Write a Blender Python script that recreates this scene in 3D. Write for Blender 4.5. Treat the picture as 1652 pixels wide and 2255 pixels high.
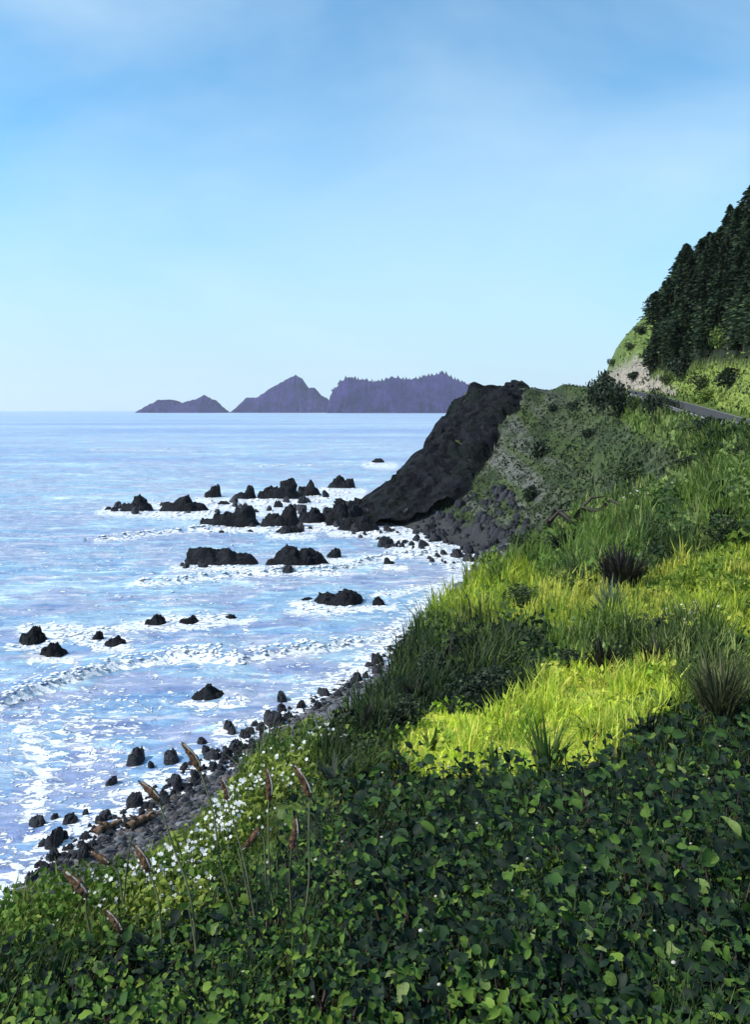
import bpy, math, random
import numpy as np
from mathutils import Vector

for o in list(bpy.data.objects):
    bpy.data.objects.remove(o, do_unlink=True)
SC = bpy.context.scene
COL = SC.collection
random.seed(7)
RNG = np.random.default_rng(7)

# ------------------------------------------------------------------ camera, sky, sun, exposure
FPX, EYE = 800.0, 18.0                      # focal length in pixels of a 1024 px high frame, eye height over the sea
cam_d = bpy.data.cameras.new('camera')
cam_d.sensor_fit = 'VERTICAL'
cam_d.sensor_height = 24.0
cam_d.lens = 24.0 * FPX / 1024.0
cam_d.shift_y = -(512.0 - 410.0) / 1024.0
cam_d.clip_start = 0.05
cam_d.clip_end = 60000
cam = bpy.data.objects.new('camera', cam_d)
cam.location = (0, 0, EYE)
cam.rotation_euler = (math.radians(90), 0, 0)
COL.objects.link(cam)
SC.camera = cam

SUN_AZ, SUN_EL = math.radians(-104), math.radians(46)     # clockwise from +Y (view direction)
wd = bpy.data.worlds.new('World')
SC.world = wd
wd.use_nodes = True
wn, wl = wd.node_tree.nodes, wd.node_tree.links
wn.clear()
w_out = wn.new('ShaderNodeOutputWorld')
w_bg = wn.new('ShaderNodeBackground')
w_sky = wn.new('ShaderNodeTexSky')
w_sky.sky_type = 'NISHITA'
w_sky.sun_disc = False
w_sky.sun_elevation = SUN_EL
w_sky.sun_rotation = SUN_AZ
w_sky.air_density = 1.0
w_sky.dust_density = 0.15
w_sky.ozone_density = 3.0
w_bg.inputs['Strength'].default_value = 0.138
w_tc = wn.new('ShaderNodeTexCoord')
w_map = wn.new('ShaderNodeMapping')
w_map.inputs['Scale'].default_value = (1.0, 1.0, 1.9)
w_map.inputs['Location'].default_value = (4.0, 4.0, 4.0)
w_n1 = wn.new('ShaderNodeTexNoise')
w_n1.inputs['Scale'].default_value = 1.7
w_n1.inputs['Detail'].default_value = 6
w_n1.inputs['Roughness'].default_value = 0.5
w_n1.inputs['Distortion'].default_value = 0.5
w_r1 = wn.new('ShaderNodeValToRGB')
w_r1.color_ramp.elements[0].position = 0.38
w_r1.color_ramp.elements[0].color = (0.0, 0.0, 0.0, 1)
w_r1.color_ramp.elements[1].position = 0.80
w_r1.color_ramp.elements[1].color = (0.6, 0.6, 0.6, 1)
w_mix = wn.new('ShaderNodeMix')
w_mix.data_type = 'RGBA'
w_mix.inputs['B'].default_value = (4.9, 6.1, 6.8, 1)         # thin high cloud
wl.new(w_tc.outputs['Generated'], w_map.inputs['Vector'])
wl.new(w_map.outputs['Vector'], w_n1.inputs['Vector'])
wl.new(w_n1.outputs['Fac'], w_r1.inputs['Fac'])
wl.new(w_r1.outputs['Color'], w_mix.inputs['Factor'])
w_tint = wn.new('ShaderNodeMix'); w_tint.data_type = 'RGBA'; w_tint.blend_type = 'MULTIPLY'
w_tint.inputs['Factor'].default_value = 1.0
w_tint.inputs['B'].default_value = (0.76, 1.30, 1.36, 1)
wl.new(w_sky.outputs['Color'], w_tint.inputs['A'])
# pale blue sea air low over the horizon, the same all round
w_sep = wn.new('ShaderNodeSeparateXYZ'); wl.new(w_tc.outputs['Generated'], w_sep.inputs['Vector'])
w_low = wn.new('ShaderNodeValToRGB')
w_low.color_ramp.elements[0].position = 0.0; w_low.color_ramp.elements[0].color = (0.85, 0.85, 0.85, 1)
w_low.color_ramp.elements[1].position = 0.30; w_low.color_ramp.elements[1].color = (0, 0, 0, 1)
w_low.color_ramp.interpolation = 'EASE'
wl.new(w_sep.outputs['Z'], w_low.inputs['Fac'])
w_air = wn.new('ShaderNodeMix'); w_air.data_type = 'RGBA'
w_air.inputs['B'].default_value = (3.35, 4.2, 4.9, 1)
wl.new(w_low.outputs['Color'], w_air.inputs['Factor']); wl.new(w_tint.outputs['Result'], w_air.inputs['A'])
wl.new(w_air.outputs['Result'], w_mix.inputs['A'])
wl.new(w_mix.outputs['Result'], w_bg.inputs['Color'])
wl.new(w_bg.outputs['Background'], w_out.inputs['Surface'])

sun_d = bpy.data.lights.new('sun', 'SUN')
sun_d.energy = 4.2
sun_d.angle = math.radians(0.5)
sun_d.color = (1.0, 0.95, 0.86)
sun = bpy.data.objects.new('sun', sun_d)
sdir = Vector((math.sin(SUN_AZ) * math.cos(SUN_EL), math.cos(SUN_AZ) * math.cos(SUN_EL), math.sin(SUN_EL)))
sun.rotation_euler = sdir.to_track_quat('Z', 'Y').to_euler()
sun.location = (-30, 20, 60)
COL.objects.link(sun)

SC.view_settings.view_transform = 'Standard'
SC.view_settings.look = 'None'
SC.view_settings.gamma = 1.0
SC.view_settings.exposure = 0.22
SC.view_settings.use_curve_mapping = False
SC.cycles.use_denoising = True
SC.cycles.max_bounces = 6
SC.cycles.transparent_max_bounces = 8
SC.cycles.volume_bounces = 1

# ------------------------------------------------------------------ small helpers
def tag(o, label=None, cat=None, group=None, kind=None):
    if label: o['label'] = label
    if cat: o['category'] = cat
    if group: o['group'] = group
    if kind: o['kind'] = kind
    return o

def empty(name, loc=(0, 0, 0), rz=0.0, scale=1.0):
    o = bpy.data.objects.new(name, None)
    o.location = loc
    o.rotation_euler = (0, 0, rz)
    o.scale = (scale, scale, scale)
    o.empty_display_size = 0.1
    COL.objects.link(o)
    return o

def link(name, me, parent=None, loc=(0, 0, 0), rot=(0, 0, 0), scale=(1, 1, 1)):
    o = bpy.data.objects.new(name, me)
    o.location = loc
    o.rotation_euler = rot
    o.scale = scale
    if parent: o.parent = parent
    COL.objects.link(o)
    return o

def mesh(name, V, F, mat=None, cols=None, smooth=False):
    """V (n,3) array, F (m,3) or (m,4) int array"""
    V = np.asarray(V, dtype=np.float32); F = np.asarray(F, dtype=np.int32)
    me = bpy.data.meshes.new(name)
    k = F.shape[1]
    me.vertices.add(len(V)); me.vertices.foreach_set('co', V.ravel())
    me.loops.add(F.size); me.loops.foreach_set('vertex_index', F.ravel())
    me.polygons.add(len(F))
    me.polygons.foreach_set('loop_start', np.arange(0, F.size, k, dtype=np.int32))
    if smooth:
        me.polygons.foreach_set('use_smooth', np.ones(len(F), dtype=bool))
    me.update(calc_edges=True)
    if cols is not None:
        a = me.color_attributes.new('Col', 'FLOAT_COLOR', 'POINT')
        c = np.ones((len(V), 4), dtype=np.float32); c[:, :3] = cols
        a.data.foreach_set('color', c.ravel())
    if mat: me.materials.append(mat)
    if not smooth:
        me.polygons.foreach_set('use_smooth', np.zeros(len(F), dtype=bool))
    return me

def grid_faces(nr, nc, wrap=False):
    i = np.arange(nr - 1)[:, None]
    j = np.arange(nc if wrap else nc - 1)[None, :]
    j2 = (j + 1) % nc
    return np.stack([i * nc + j, i * nc + j2, (i + 1) * nc + j2, (i + 1) * nc + j], -1).reshape(-1, 4)

def _hash(ix, iy, s):
    h = (ix.astype(np.int64) * 374761393 + iy.astype(np.int64) * 668265263 + s * 1442695041) & 0xffffffff
    h = ((h ^ (h >> 13)) * 1274126177) & 0xffffffff
    return ((h ^ (h >> 16)) & 0xffff) / 65535.0

def vnoise(x, y, s=0):
    x = np.asarray(x, float); y = np.asarray(y, float)
    ix = np.floor(x); iy = np.floor(y)
    fx = x - ix; fy = y - iy
    fx = fx * fx * (3 - 2 * fx); fy = fy * fy * (3 - 2 * fy)
    a = _hash(ix, iy, s); b = _hash(ix + 1, iy, s); c = _hash(ix, iy + 1, s); d = _hash(ix + 1, iy + 1, s)
    return (a * (1 - fx) + b * fx) * (1 - fy) + (c * (1 - fx) + d * fx) * fy

def fbm(x, y, s=0, o=4):
    t = 0; a = 0.5; n = 0
    for k in range(o):
        t = t + a * vnoise(x * 2 ** k, y * 2 ** k, s + k * 17); n += a; a *= 0.5
    return t / n            # 0..1

def sstep(a, b, x):
    t = np.clip((x - a) / (b - a), 0, 1)
    return t * t * (3 - 2 * t)

# the photograph's display grid (1652 x 2255) <-> rays from the eye, used to survey the site
K = 751.0 / 1652.0
def ray(dx, dy):
    return (np.asarray(dx, float) * K - 375.5) / FPX, (410.0 - np.asarray(dy, float) * K) / FPX
def at(dx, dy, Y):
    u, v = ray(dx, dy)
    return np.array([u * Y, Y, EYE + v * Y])
def on_sea(dx, dy, z=0.0):
    u, v = ray(dx, dy)
    Y = (EYE - z) / np.maximum(-v, 1e-4)
    return np.stack([u * Y, Y, np.full_like(Y, z)], -1)
def to_disp(X, Y, Z):
    Ys = np.maximum(Y, 0.05)
    return (X / Ys * FPX + 375.5) / K, (410.0 - (Z - EYE) / Ys * FPX) / K
def inside(px, py, poly):
    px = np.asarray(px); py = np.asarray(py); r = np.zeros(px.shape, bool)
    n = len(poly)
    for i in range(n):
        x1, y1 = poly[i]; x2, y2 = poly[(i + 1) % n]
        c = ((y1 > py) != (y2 > py))
        r ^= c & (px < (x2 - x1) * (py - y1) / (y2 - y1 + 1e-9) + x1)
    return r

# ------------------------------------------------------------------ materials
def new_mat(name):
    m = bpy.data.materials.new(name); m.use_nodes = True
    n, l = m.node_tree.nodes, m.node_tree.links
    n.clear()
    return m, n, l
def ramp(n, stops, interp='LINEAR'):
    r = n.new('ShaderNodeValToRGB'); cr = r.color_ramp; cr.interpolation = interp
    while len(cr.elements) < len(stops): cr.elements.new(0.5)
    for e, (p, c) in zip(cr.elements, stops):
        e.position = p; e.color = (c[0], c[1], c[2], 1)
    return r
def noise(n, l, scale, detail=4, vec=None, mapping=None, rough=0.55, dist=0.0):
    t = n.new('ShaderNodeTexNoise')
    t.inputs['Scale'].default_value = scale; t.inputs['Detail'].default_value = detail
    t.inputs['Roughness'].default_value = rough; t.inputs['Distortion'].default_value = dist
    if vec is not None:
        if mapping:
            mp = n.new('ShaderNodeMapping'); mp.inputs['Scale'].default_value = mapping
            l.new(vec, mp.inputs['Vector']); vec = mp.outputs['Vector']
        l.new(vec, t.inputs['Vector'])
    return t
def mixc(n, l, blend, fac, a, b):
    m = n.new('ShaderNodeMix'); m.data_type = 'RGBA'; m.blend_type = blend
    for sock, v in (('Factor', fac), ('A', a), ('B', b)):
        if hasattr(v, 'is_linked') or hasattr(v, 'links'): l.new(v, m.inputs[sock])
        elif isinstance(v, (int, float)): m.inputs[sock].default_value = v
        else: m.inputs[sock].default_value = (v[0], v[1], v[2], 1)
    return m.outputs['Result']
def finish(m, n, l, color, rough=0.8, bump=None, bdist=0.05, bstr=0.6, spec=0.3, transl=0.0, tcol=None):
    out = n.new('ShaderNodeOutputMaterial')
    p = n.new('ShaderNodeBsdfPrincipled')
    if hasattr(color, 'links'): l.new(color, p.inputs['Base Color'])
    else: p.inputs['Base Color'].default_value = (*color, 1)
    p.inputs['Roughness'].default_value = rough
    p.inputs['Specular IOR Level'].default_value = spec
    if bump is not None:
        b = n.new('ShaderNodeBump'); b.inputs['Distance'].default_value = bdist; b.inputs['Strength'].default_value = bstr
        l.new(bump, b.inputs['Height']); l.new(b.outputs['Normal'], p.inputs['Normal'])
    sh = p.outputs['BSDF']
    if transl > 0:
        t = n.new('ShaderNodeBsdfTranslucent')
        src = tcol if tcol is not None else color
        if hasattr(src, 'links'): l.new(src, t.inputs['Color'])
        else: t.inputs['Color'].default_value = (*src, 1)
        mx = n.new('ShaderNodeMixShader'); mx.inputs['Fac'].default_value = transl
        l.new(sh, mx.inputs[1]); l.new(t.outputs['BSDF'], mx.inputs[2]); sh = mx.outputs['Shader']
    l.new(sh, out.inputs['Surface'])
    return m

def mat_ground():
    m, n, l = new_mat('turf')
    a = n.new('ShaderNodeAttribute'); a.attribute_name = 'Col'
    g = n.new('ShaderNodeNewGeometry')
    n1 = noise(n, l, 0.9, 8, g.outputs['Position'], dist=0.6)
    n2 = noise(n, l, 7.0, 6, g.outputs['Position'])
    r1 = ramp(n, [(0.3, (0.55, 0.6, 0.6)), (0.5, (1, 1, 1)), (0.7, (1.35, 1.3, 1.15))])
    r2 = ramp(n, [(0.3, (0.6, 0.62, 0.65)), (0.62, (1.25, 1.22, 1.15))])
    l.new(n1.outputs['Fac'], r1.inputs['Fac']); l.new(n2.outputs['Fac'], r2.inputs['Fac'])
    c = mixc(n, l, 'MULTIPLY', 1.0, a.outputs['Color'], r1.outputs['Color'])
    c = mixc(n, l, 'MULTIPLY', 1.0, c, r2.outputs['Color'])
    return finish(m, n, l, c, 0.9, n2.outputs['Fac'], 0.12, 0.8, 0.15)

def mat_attr(name, rough=0.6, transl=0.35, spec=0.3, var=0.0):
    m, n, l = new_mat(name)
    a = n.new('ShaderNodeAttribute'); a.attribute_name = 'Col'
    c = a.outputs['Color']
    return finish(m, n, l, c, rough, spec=spec, transl=transl)

def mat_rock(name, dark, light, scale=1.0, spec=0.4, rough=0.6, moss=None):
    m, n, l = new_mat(name)
    g = n.new('ShaderNodeNewGeometry')
    n1 = noise(n, l, 0.7 * scale, 8, g.outputs['Position'], dist=0.8)
    n2 = noise(n, l, 3.5 * scale, 8, g.outputs['Position'], rough=0.65)
    v = n.new('ShaderNodeTexVoronoi'); v.feature = 'DISTANCE_TO_EDGE'; v.inputs['Scale'].default_value = 1.1 * scale
    l.new(g.outputs['Position'], v.inputs['Vector'])
    r1 = ramp(n, [(0.34, dark), (0.52, [0.5 * (p + q) for p, q in zip(dark, light)]), (0.7, light)])
    l.new(n1.outputs['Fac'], r1.inputs['Fac'])
    r2 = ramp(n, [(0.3, (0.55, 0.55, 0.6)), (0.65, (1.3, 1.3, 1.25))])
    l.new(n2.outputs['Fac'], r2.inputs['Fac'])
    c = mixc(n, l, 'MULTIPLY', 1.0, r1.outputs['Color'], r2.outputs['Color'])
    r3 = ramp(n, [(0.0, (0.45, 0.45, 0.45)), (0.06, (1, 1, 1))])
    l.new(v.outputs['Distance'], r3.inputs['Fac'])
    c = mixc(n, l, 'MULTIPLY', 0.7, c, r3.outputs['Color'])
    if moss:
        n3 = noise(n, l, 0.35 * scale, 6, g.outputs['Position'], dist=0.5)
        r4 = ramp(n, [(0.5, (0, 0, 0)), (0.62, (1, 1, 1))])
        l.new(n3.outputs['Fac'], r4.inputs['Fac'])
        c = mixc(n, l, 'MIX', r4.outputs['Color'], c, moss)
    return finish(m, n, l, c, rough, n2.outputs['Fac'], 0.25 / scale, 1.0, spec)

def mat_noise(name, c1, c2, scale, rough=0.7, spec=0.3, transl=0.0, bd=0.01):
    m, n, l = new_mat(name)
    tc = n.new('ShaderNodeTexCoord')
    n1 = noise(n, l, scale, 6, tc.outputs['Object'])
    r = ramp(n, [(0.35, c1), (0.65, c2)])
    l.new(n1.outputs['Fac'], r.inputs['Fac'])
    return finish(m, n, l, r.outputs['Color'], rough, n1.outputs['Fac'], bd, 0.6, spec, transl)

def mat_leaf(name, stops, rough=0.6, transl=0.25, spec=0.16):
    m, n, l = new_mat(name)
    oi = n.new('ShaderNodeObjectInfo')
    r = ramp(n, stops); l.new(oi.outputs['Random'], r.inputs['Fac'])
    tc = n.new('ShaderNodeTexCoord')
    n1 = noise(n, l, 9.0, 4, tc.outputs['Object'])
    r2 = ramp(n, [(0.3, (0.65, 0.7, 0.72)), (0.68, (1.3, 1.25, 1.2))]); l.new(n1.outputs['Fac'], r2.inputs['Fac'])
    c = mixc(n, l, 'MULTIPLY', 1.0, r.outputs['Color'], r2.outputs['Color'])
    return finish(m, n, l, c, rough, n1.outputs['Fac'], 0.008, 0.2, spec, transl)

def mat_water():
    m, n, l = new_mat('sea_water')
    g = n.new('ShaderNodeNewGeometry')
    pos = g.outputs['Position']
    n1 = noise(n, l, 1.0, 5, pos, (0.035, 0.075, 1), dist=0.9)       # broad drifts of reflected sky, painted into the base colour
    n2 = noise(n, l, 1.0, 5, pos, (0.24, 0.8, 1), dist=0.9)         # small drifts, wave-trough shade painted into the colour
    n4 = noise(n, l, 1.0, 4, pos, (0.0016, 0.008, 1), dist=0.5)      # far streaks of the same painted-in sky
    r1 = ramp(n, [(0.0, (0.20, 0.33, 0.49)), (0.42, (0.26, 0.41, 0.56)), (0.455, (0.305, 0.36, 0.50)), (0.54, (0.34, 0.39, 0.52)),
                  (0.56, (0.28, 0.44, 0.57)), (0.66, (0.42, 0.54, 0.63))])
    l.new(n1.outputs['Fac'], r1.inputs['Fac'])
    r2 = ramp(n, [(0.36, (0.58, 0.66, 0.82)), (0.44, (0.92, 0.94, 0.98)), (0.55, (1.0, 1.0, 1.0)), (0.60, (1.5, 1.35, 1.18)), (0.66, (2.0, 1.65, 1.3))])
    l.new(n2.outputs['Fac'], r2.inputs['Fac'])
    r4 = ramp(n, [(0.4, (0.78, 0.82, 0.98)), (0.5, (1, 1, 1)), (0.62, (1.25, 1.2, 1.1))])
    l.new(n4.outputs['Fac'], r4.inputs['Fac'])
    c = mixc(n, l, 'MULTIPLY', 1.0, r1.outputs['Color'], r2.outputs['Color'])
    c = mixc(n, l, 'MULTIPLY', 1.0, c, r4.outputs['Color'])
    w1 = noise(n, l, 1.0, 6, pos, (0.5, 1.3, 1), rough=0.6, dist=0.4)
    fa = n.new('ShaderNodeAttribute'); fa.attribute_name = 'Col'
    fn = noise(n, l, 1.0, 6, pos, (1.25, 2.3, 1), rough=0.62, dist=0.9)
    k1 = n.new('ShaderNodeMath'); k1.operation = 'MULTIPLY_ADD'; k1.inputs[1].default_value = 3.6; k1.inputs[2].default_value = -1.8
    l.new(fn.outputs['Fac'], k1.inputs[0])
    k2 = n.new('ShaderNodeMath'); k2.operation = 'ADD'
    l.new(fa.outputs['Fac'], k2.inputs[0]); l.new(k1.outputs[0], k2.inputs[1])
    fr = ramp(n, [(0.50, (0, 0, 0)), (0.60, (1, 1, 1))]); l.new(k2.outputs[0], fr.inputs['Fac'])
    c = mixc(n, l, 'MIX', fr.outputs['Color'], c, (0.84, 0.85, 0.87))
    hb = n.new('ShaderNodeMath'); hb.operation = 'MULTIPLY_ADD'; hb.inputs[1].default_value = 0.35
    l.new(fr.outputs['Color'], hb.inputs[0]); l.new(w1.outputs['Fac'], hb.inputs[2])
    return finish(m, n, l, c, 0.34, hb.outputs[0], 0.45, 0.8, 0.4)

M = {}
M['turf'] = mat_ground()
M['blade'] = mat_attr('grass_blade', 0.65, 0.4, 0.25)
M['leafattr'] = mat_attr('leaf_mass', 0.6, 0.25, 0.18)
M['rock'] = mat_rock('basalt', (0.005, 0.005, 0.008), (0.024, 0.025, 0.030), 0.7, 0.14, 0.7)
M['cliff'] = mat_rock('cliff_basalt', (0.0015, 0.0015, 0.003), (0.024, 0.025, 0.030), 0.5, 0.10, 0.75, moss=(0.010, 0.013, 0.011))
M['wetrock'] = mat_rock('wet_basalt', (0.006, 0.006, 0.010), (0.030, 0.030, 0.040), 2.0, 0.35, 0.5)
M['tanrock'] = mat_rock('cut_bank_rock', (0.16, 0.14, 0.13), (0.36, 0.32, 0.29), 0.9, 0.2, 0.85)
M['beach'] = mat_noise('shingle', (0.06, 0.06, 0.07), (0.17, 0.17, 0.185), 1.6, 0.9, 0.2, 0, 0.1)
M['island'] = mat_rock('haze_tinted_island', (0.012, 0.004, 0.065), (0.052, 0.030, 0.150), 0.012, 0.1, 0.95)  # the purple of distant air is put into the rock colour
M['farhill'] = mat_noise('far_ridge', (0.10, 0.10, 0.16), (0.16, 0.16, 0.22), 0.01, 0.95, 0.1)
M['foam'] = mat_noise('foam', (0.80, 0.81, 0.83), (0.90, 0.90, 0.90), 2.0, 0.7, 0.2)
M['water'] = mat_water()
M['bark'] = mat_noise('bark', (0.03, 0.024, 0.02), (0.08, 0.065, 0.05), 6, 0.9, 0.2)
M['drift'] = mat_noise('driftwood', (0.09, 0.045, 0.022), (0.32, 0.22, 0.15), 5, 0.85, 0.2)
M['asphalt'] = mat_noise('asphalt', (0.045, 0.045, 0.05), (0.075, 0.075, 0.08), 3, 0.9, 0.2)
M['steel'] = mat_noise('weathered_steel', (0.10, 0.09, 0.10), (0.30, 0.29, 0.30), 2, 0.55, 0.4)
M['post'] = mat_noise('guard_post', (0.04, 0.035, 0.035), (0.10, 0.09, 0.085), 5, 0.85, 0.2)
M['paint'] = mat_noise('road_paint', (0.22, 0.22, 0.21), (0.45, 0.45, 0.43), 3, 0.7, 0.2)
M['stem'] = mat_noise('stalk', (0.05, 0.06, 0.025), (0.16, 0.17, 0.08), 8, 0.7, 0.3)
M['head'] = mat_noise('brown_seed_head', (0.05, 0.024, 0.013), (0.16, 0.085, 0.045), 60, 0.85, 0.2, 0.0, 0.004)
M['fluff'] = mat_noise('bract_and_highlight', (0.45, 0.40, 0.32), (0.65, 0.60, 0.50), 20, 0.8, 0.2, 0.2)
M['petal'] = mat_noise('white_petal', (0.75, 0.76, 0.72), (0.86, 0.86, 0.84), 30, 0.7, 0.2, 0.3)
M['bigleaf'] = mat_leaf('broad_leaf', [(0.0, (0.007, 0.014, 0.010)), (0.35, (0.013, 0.028, 0.015)), (0.6, (0.026, 0.056, 0.018)),
                                       (0.84, (0.045, 0.10, 0.022)), (0.94, (0.12, 0.20, 0.03)), (1.0, (0.20, 0.25, 0.09))])
M['pebble'] = mat_attr('pebble_stone', 0.6, 0.0, 0.3)
M['conifer'] = mat_attr('conifer_needles', 0.7, 0.12, 0.2)
M['bush'] = mat_attr('bush_leaves', 0.6, 0.2, 0.3)

# ------------------------------------------------------------------ the lie of the land
def warp(X, Y):
    X = np.asarray(X, float); Y = np.asarray(Y, float)
    r = np.hypot(X, Y) + 1e-6
    k = np.log1p(r / 3.0) / r
    return X * k, Y * k

_ctl = []
for (dx, dy, Y) in [
    (20, 2200, 2.3), (826, 2200, 2.3), (1640, 2200, 2.3), (20, 2010, 2.9), (400, 1895, 3.8), (560, 1722, 5.3), (640, 1625, 6.6), (760, 1575, 8.5), (850, 1510, 10.5),
    (1200, 1720, 4.5), (1200, 1490, 8), (1640, 1640, 5.0), (1100, 1400, 11), (935, 1372, 17.5), (1300, 1290, 16), (1640, 1280, 14),
    (1040, 1275, 27), (1200, 1180, 47), (1340, 1135, 40), (1500, 1060, 45), (1640, 985, 55), (1400, 950, 100), (1250, 950, 122),
    (1210, 880, 137), (1300, 846, 140), (1160, 856, 148), (1030, 858, 150), (1322, 815, 148), (1360, 770, 150), (1400, 728, 150), (1450, 685, 150), (1505, 632, 150), (1560, 575, 150), (1652, 478, 150),
    (1500, 850, 112), (1652, 880, 72), (1600, 800, 92), (1600, 690, 118), (1652, 640, 118), (1430, 780, 140)]:
    _ctl.append(at(dx, dy, Y))
_ctl += [np.array(p, float) for p in [(0, 0, 16.3), (0, -6, 16.6), (5, -5, 17), (-3, 0, 16.2), (4, 0, 16.5), (12, 0, 17.2), (25, 0, 18), (20, -30, 17), (-4, -30, 16),
    (90, 60, 50), (60, 50, 33), (100, 150, 66), (130, 220, 75), (60, 200, 24), (40, 190, 20), (120, 0, 55), (60, 0, 30), (80, -60, 35), (90, 300, 20), (200, 200, 80)]]
_ctl = np.array(_ctl)
_cx, _cy = warp(_ctl[:, 0], _ctl[:, 1])
_n = len(_ctl)
_A = np.zeros((_n + 3, _n + 3))
_A[:_n, :_n] = np.sqrt((_cx[:, None] - _cx[None]) ** 2 + (_cy[:, None] - _cy[None]) ** 2 + 0.004) - 0.003 * np.eye(_n)
_A[:_n, _n:] = np.stack([np.ones(_n), _cx, _cy], 1); _A[_n:, :_n] = _A[:_n, _n:].T
_w = np.linalg.solve(_A, np.concatenate([_ctl[:, 2], [0, 0, 0]]))
def top_h(X, Y):
    a, b = warp(X, Y)
    z = _w[_n] + _w[_n + 1] * a + _w[_n + 2] * b
    for i in range(_n):
        z = z + _w[i] * np.sqrt((a - _cx[i]) ** 2 + (b - _cy[i]) ** 2 + 0.004)
    return z

EDGE = np.array([(-8, -60), (-4, -8), (-2.3, 0), (-1.75, 2.2), (-1.4, 3.1), (-1.05, 4.1), (-.98, 5.4), (-.84, 6.8), (-.35, 8.6), (.1, 10.8), (1.1, 18), (3.4, 28), (6.6, 39), (10.6, 50), (18, 64),
                 (27, 85), (31.5, 105), (33, 125), (30, 140), (24, 147), (17.2, 151), (20, 158), (36, 175), (70, 205), (140, 280), (300, 420)], float)
SHORE = np.array([(-40, -60), (-22, 0), (-17, 20), (-13.3, 30), (-11.6, 35), (-8.7, 39.7), (-5.1, 46), (.6, 58), (5.2, 74), (11.9, 93.6), (11.5, 104), (8.5, 113), (4, 124),
                  (-3.4, 136), (-3.6, 142), (2, 156), (24, 190), (60, 230), (130, 310), (300, 470)], float)
ROAD = np.array([(20, -40, 17), (22, 15, 16.7), (25.5, 42, 16.3), (29.3, 62, 16.5), (33.5, 80, 17.4), (39.0, 105, 18.8), (40.5, 125, 20.6), (39.0, 146, 22.4), (43, 172, 20), (75, 215, 18)], float)
def poly_dist(X, Y, P):
    best = np.full(np.shape(X), 1e9); bx = np.zeros(np.shape(X)); by = np.zeros(np.shape(X)); side = np.ones(np.shape(X)); bt = np.zeros(np.shape(X))
    for i in range(len(P) - 1):
        ax, ay = P[i][:2]; ex, ey = P[i + 1][0] - ax, P[i + 1][1] - ay
        t = np.clip(((X - ax) * ex + (Y - ay) * ey) / (ex * ex + ey * ey), 0, 1)
        qx = ax + t * ex; qy = ay + t * ey
        d = np.hypot(X - qx, Y - qy)
        m = d < best - 1e-9
        s = np.sign(ex * (Y - ay) - ey * (X - ax))
        best = np.where(m, d, best); bx = np.where(m, qx, bx); by = np.where(m, qy, by)
        side = np.where(m, s, side); bt = np.where(m, i + t, bt)
    return best, bx, by, side, bt          # side > 0: left of the line (sea side)

def height(X, Y):
    X = np.asarray(X, float); Y = np.asarray(Y, float)
    r = np.hypot(X, Y)
    dE, ex, ey, sE, _ = poly_dist(X, Y, EDGE)
    dS, sx, sy, sS, _ = poly_dist(X, Y, SHORE)
    zt = top_h(X, Y)
    rough = np.clip(r * 0.012, 0.05, 1.3)
    zt = zt + (fbm(X / (0.8 + r * 0.06), Y / (0.8 + r * 0.06), 3) - 0.5) * rough
    dR, rx, ry, sR, tR = poly_dist(X, Y, ROAD)
    i = np.clip(np.floor(tR).astype(int), 0, len(ROAD) - 2); f = tR - i
    rz = ROAD[i, 2] * (1 - f) + ROAD[i + 1, 2] * f
    wr = 1 - sstep(3.2, 7.5, dR)
    zt = zt * (1 - wr) + rz * wr
    zt = zt + np.where(sR > 0, 0.5 * np.exp(-((dR - 4.6) / 1.1) ** 2), 0)
    ze = top_h(ex, ey)
    w = dS / (dE + dS + 1e-6)
    p = 2.7 - 1.45 * sstep(70, 118, Y)
    zs = ze * np.power(np.clip(w, 0, 1), p) + 0.02
    steep = np.sin(np.clip(w, 0, 1) * math.pi)
    zs = zs + (fbm(X / 2.4, Y / 2.4, 9, 5) - 0.5) * 1.5 * steep * sstep(0.15, 0.4, w)
    z = np.where(sE > 0, zs, zt)
    zu = -np.clip(dS * 0.12, 0, 4) - 0.02
    return np.where((sE > 0) & (sS > 0), zu, z)

# polar survey of the ground, finest where the place is looked at
TH = np.radians(np.concatenate([np.arange(-180, -48, 4.0), np.arange(-48, -32, 0.6), np.arange(-32, 36, 0.115), np.arange(36, 56, 0.6), np.arange(56, 180.1, 4.0)]))
RR = np.concatenate([[0.02], np.geomspace(0.5, 430, 520)])
_R, _T = np.meshgrid(RR, TH, indexing='ij')
GX, GY = _R * np.sin(_T), _R * np.cos(_T)
GZ = height(GX, GY)
def lookup(X, Y):
    r = np.hypot(X, Y); t = np.arctan2(X, Y)
    fi = np.where(r < 0.5, (r - 0.02) / 0.48, 1 + np.log(np.maximum(r, 0.5) / 0.5) * (519 / math.log(430 / 0.5))).clip(0, len(RR) - 1.001); fj = np.interp(t, TH, np.arange(len(TH)))
    i = np.clip(fi.astype(int), 0, len(RR) - 2); j = np.clip(fj.astype(int), 0, len(TH) - 2)
    a = fi - i; b = fj - j
    return (GZ[i, j] * (1 - b) + GZ[i, j + 1] * b) * (1 - a) + (GZ[i + 1, j] * (1 - b) + GZ[i + 1, j + 1] * b) * a
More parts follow.
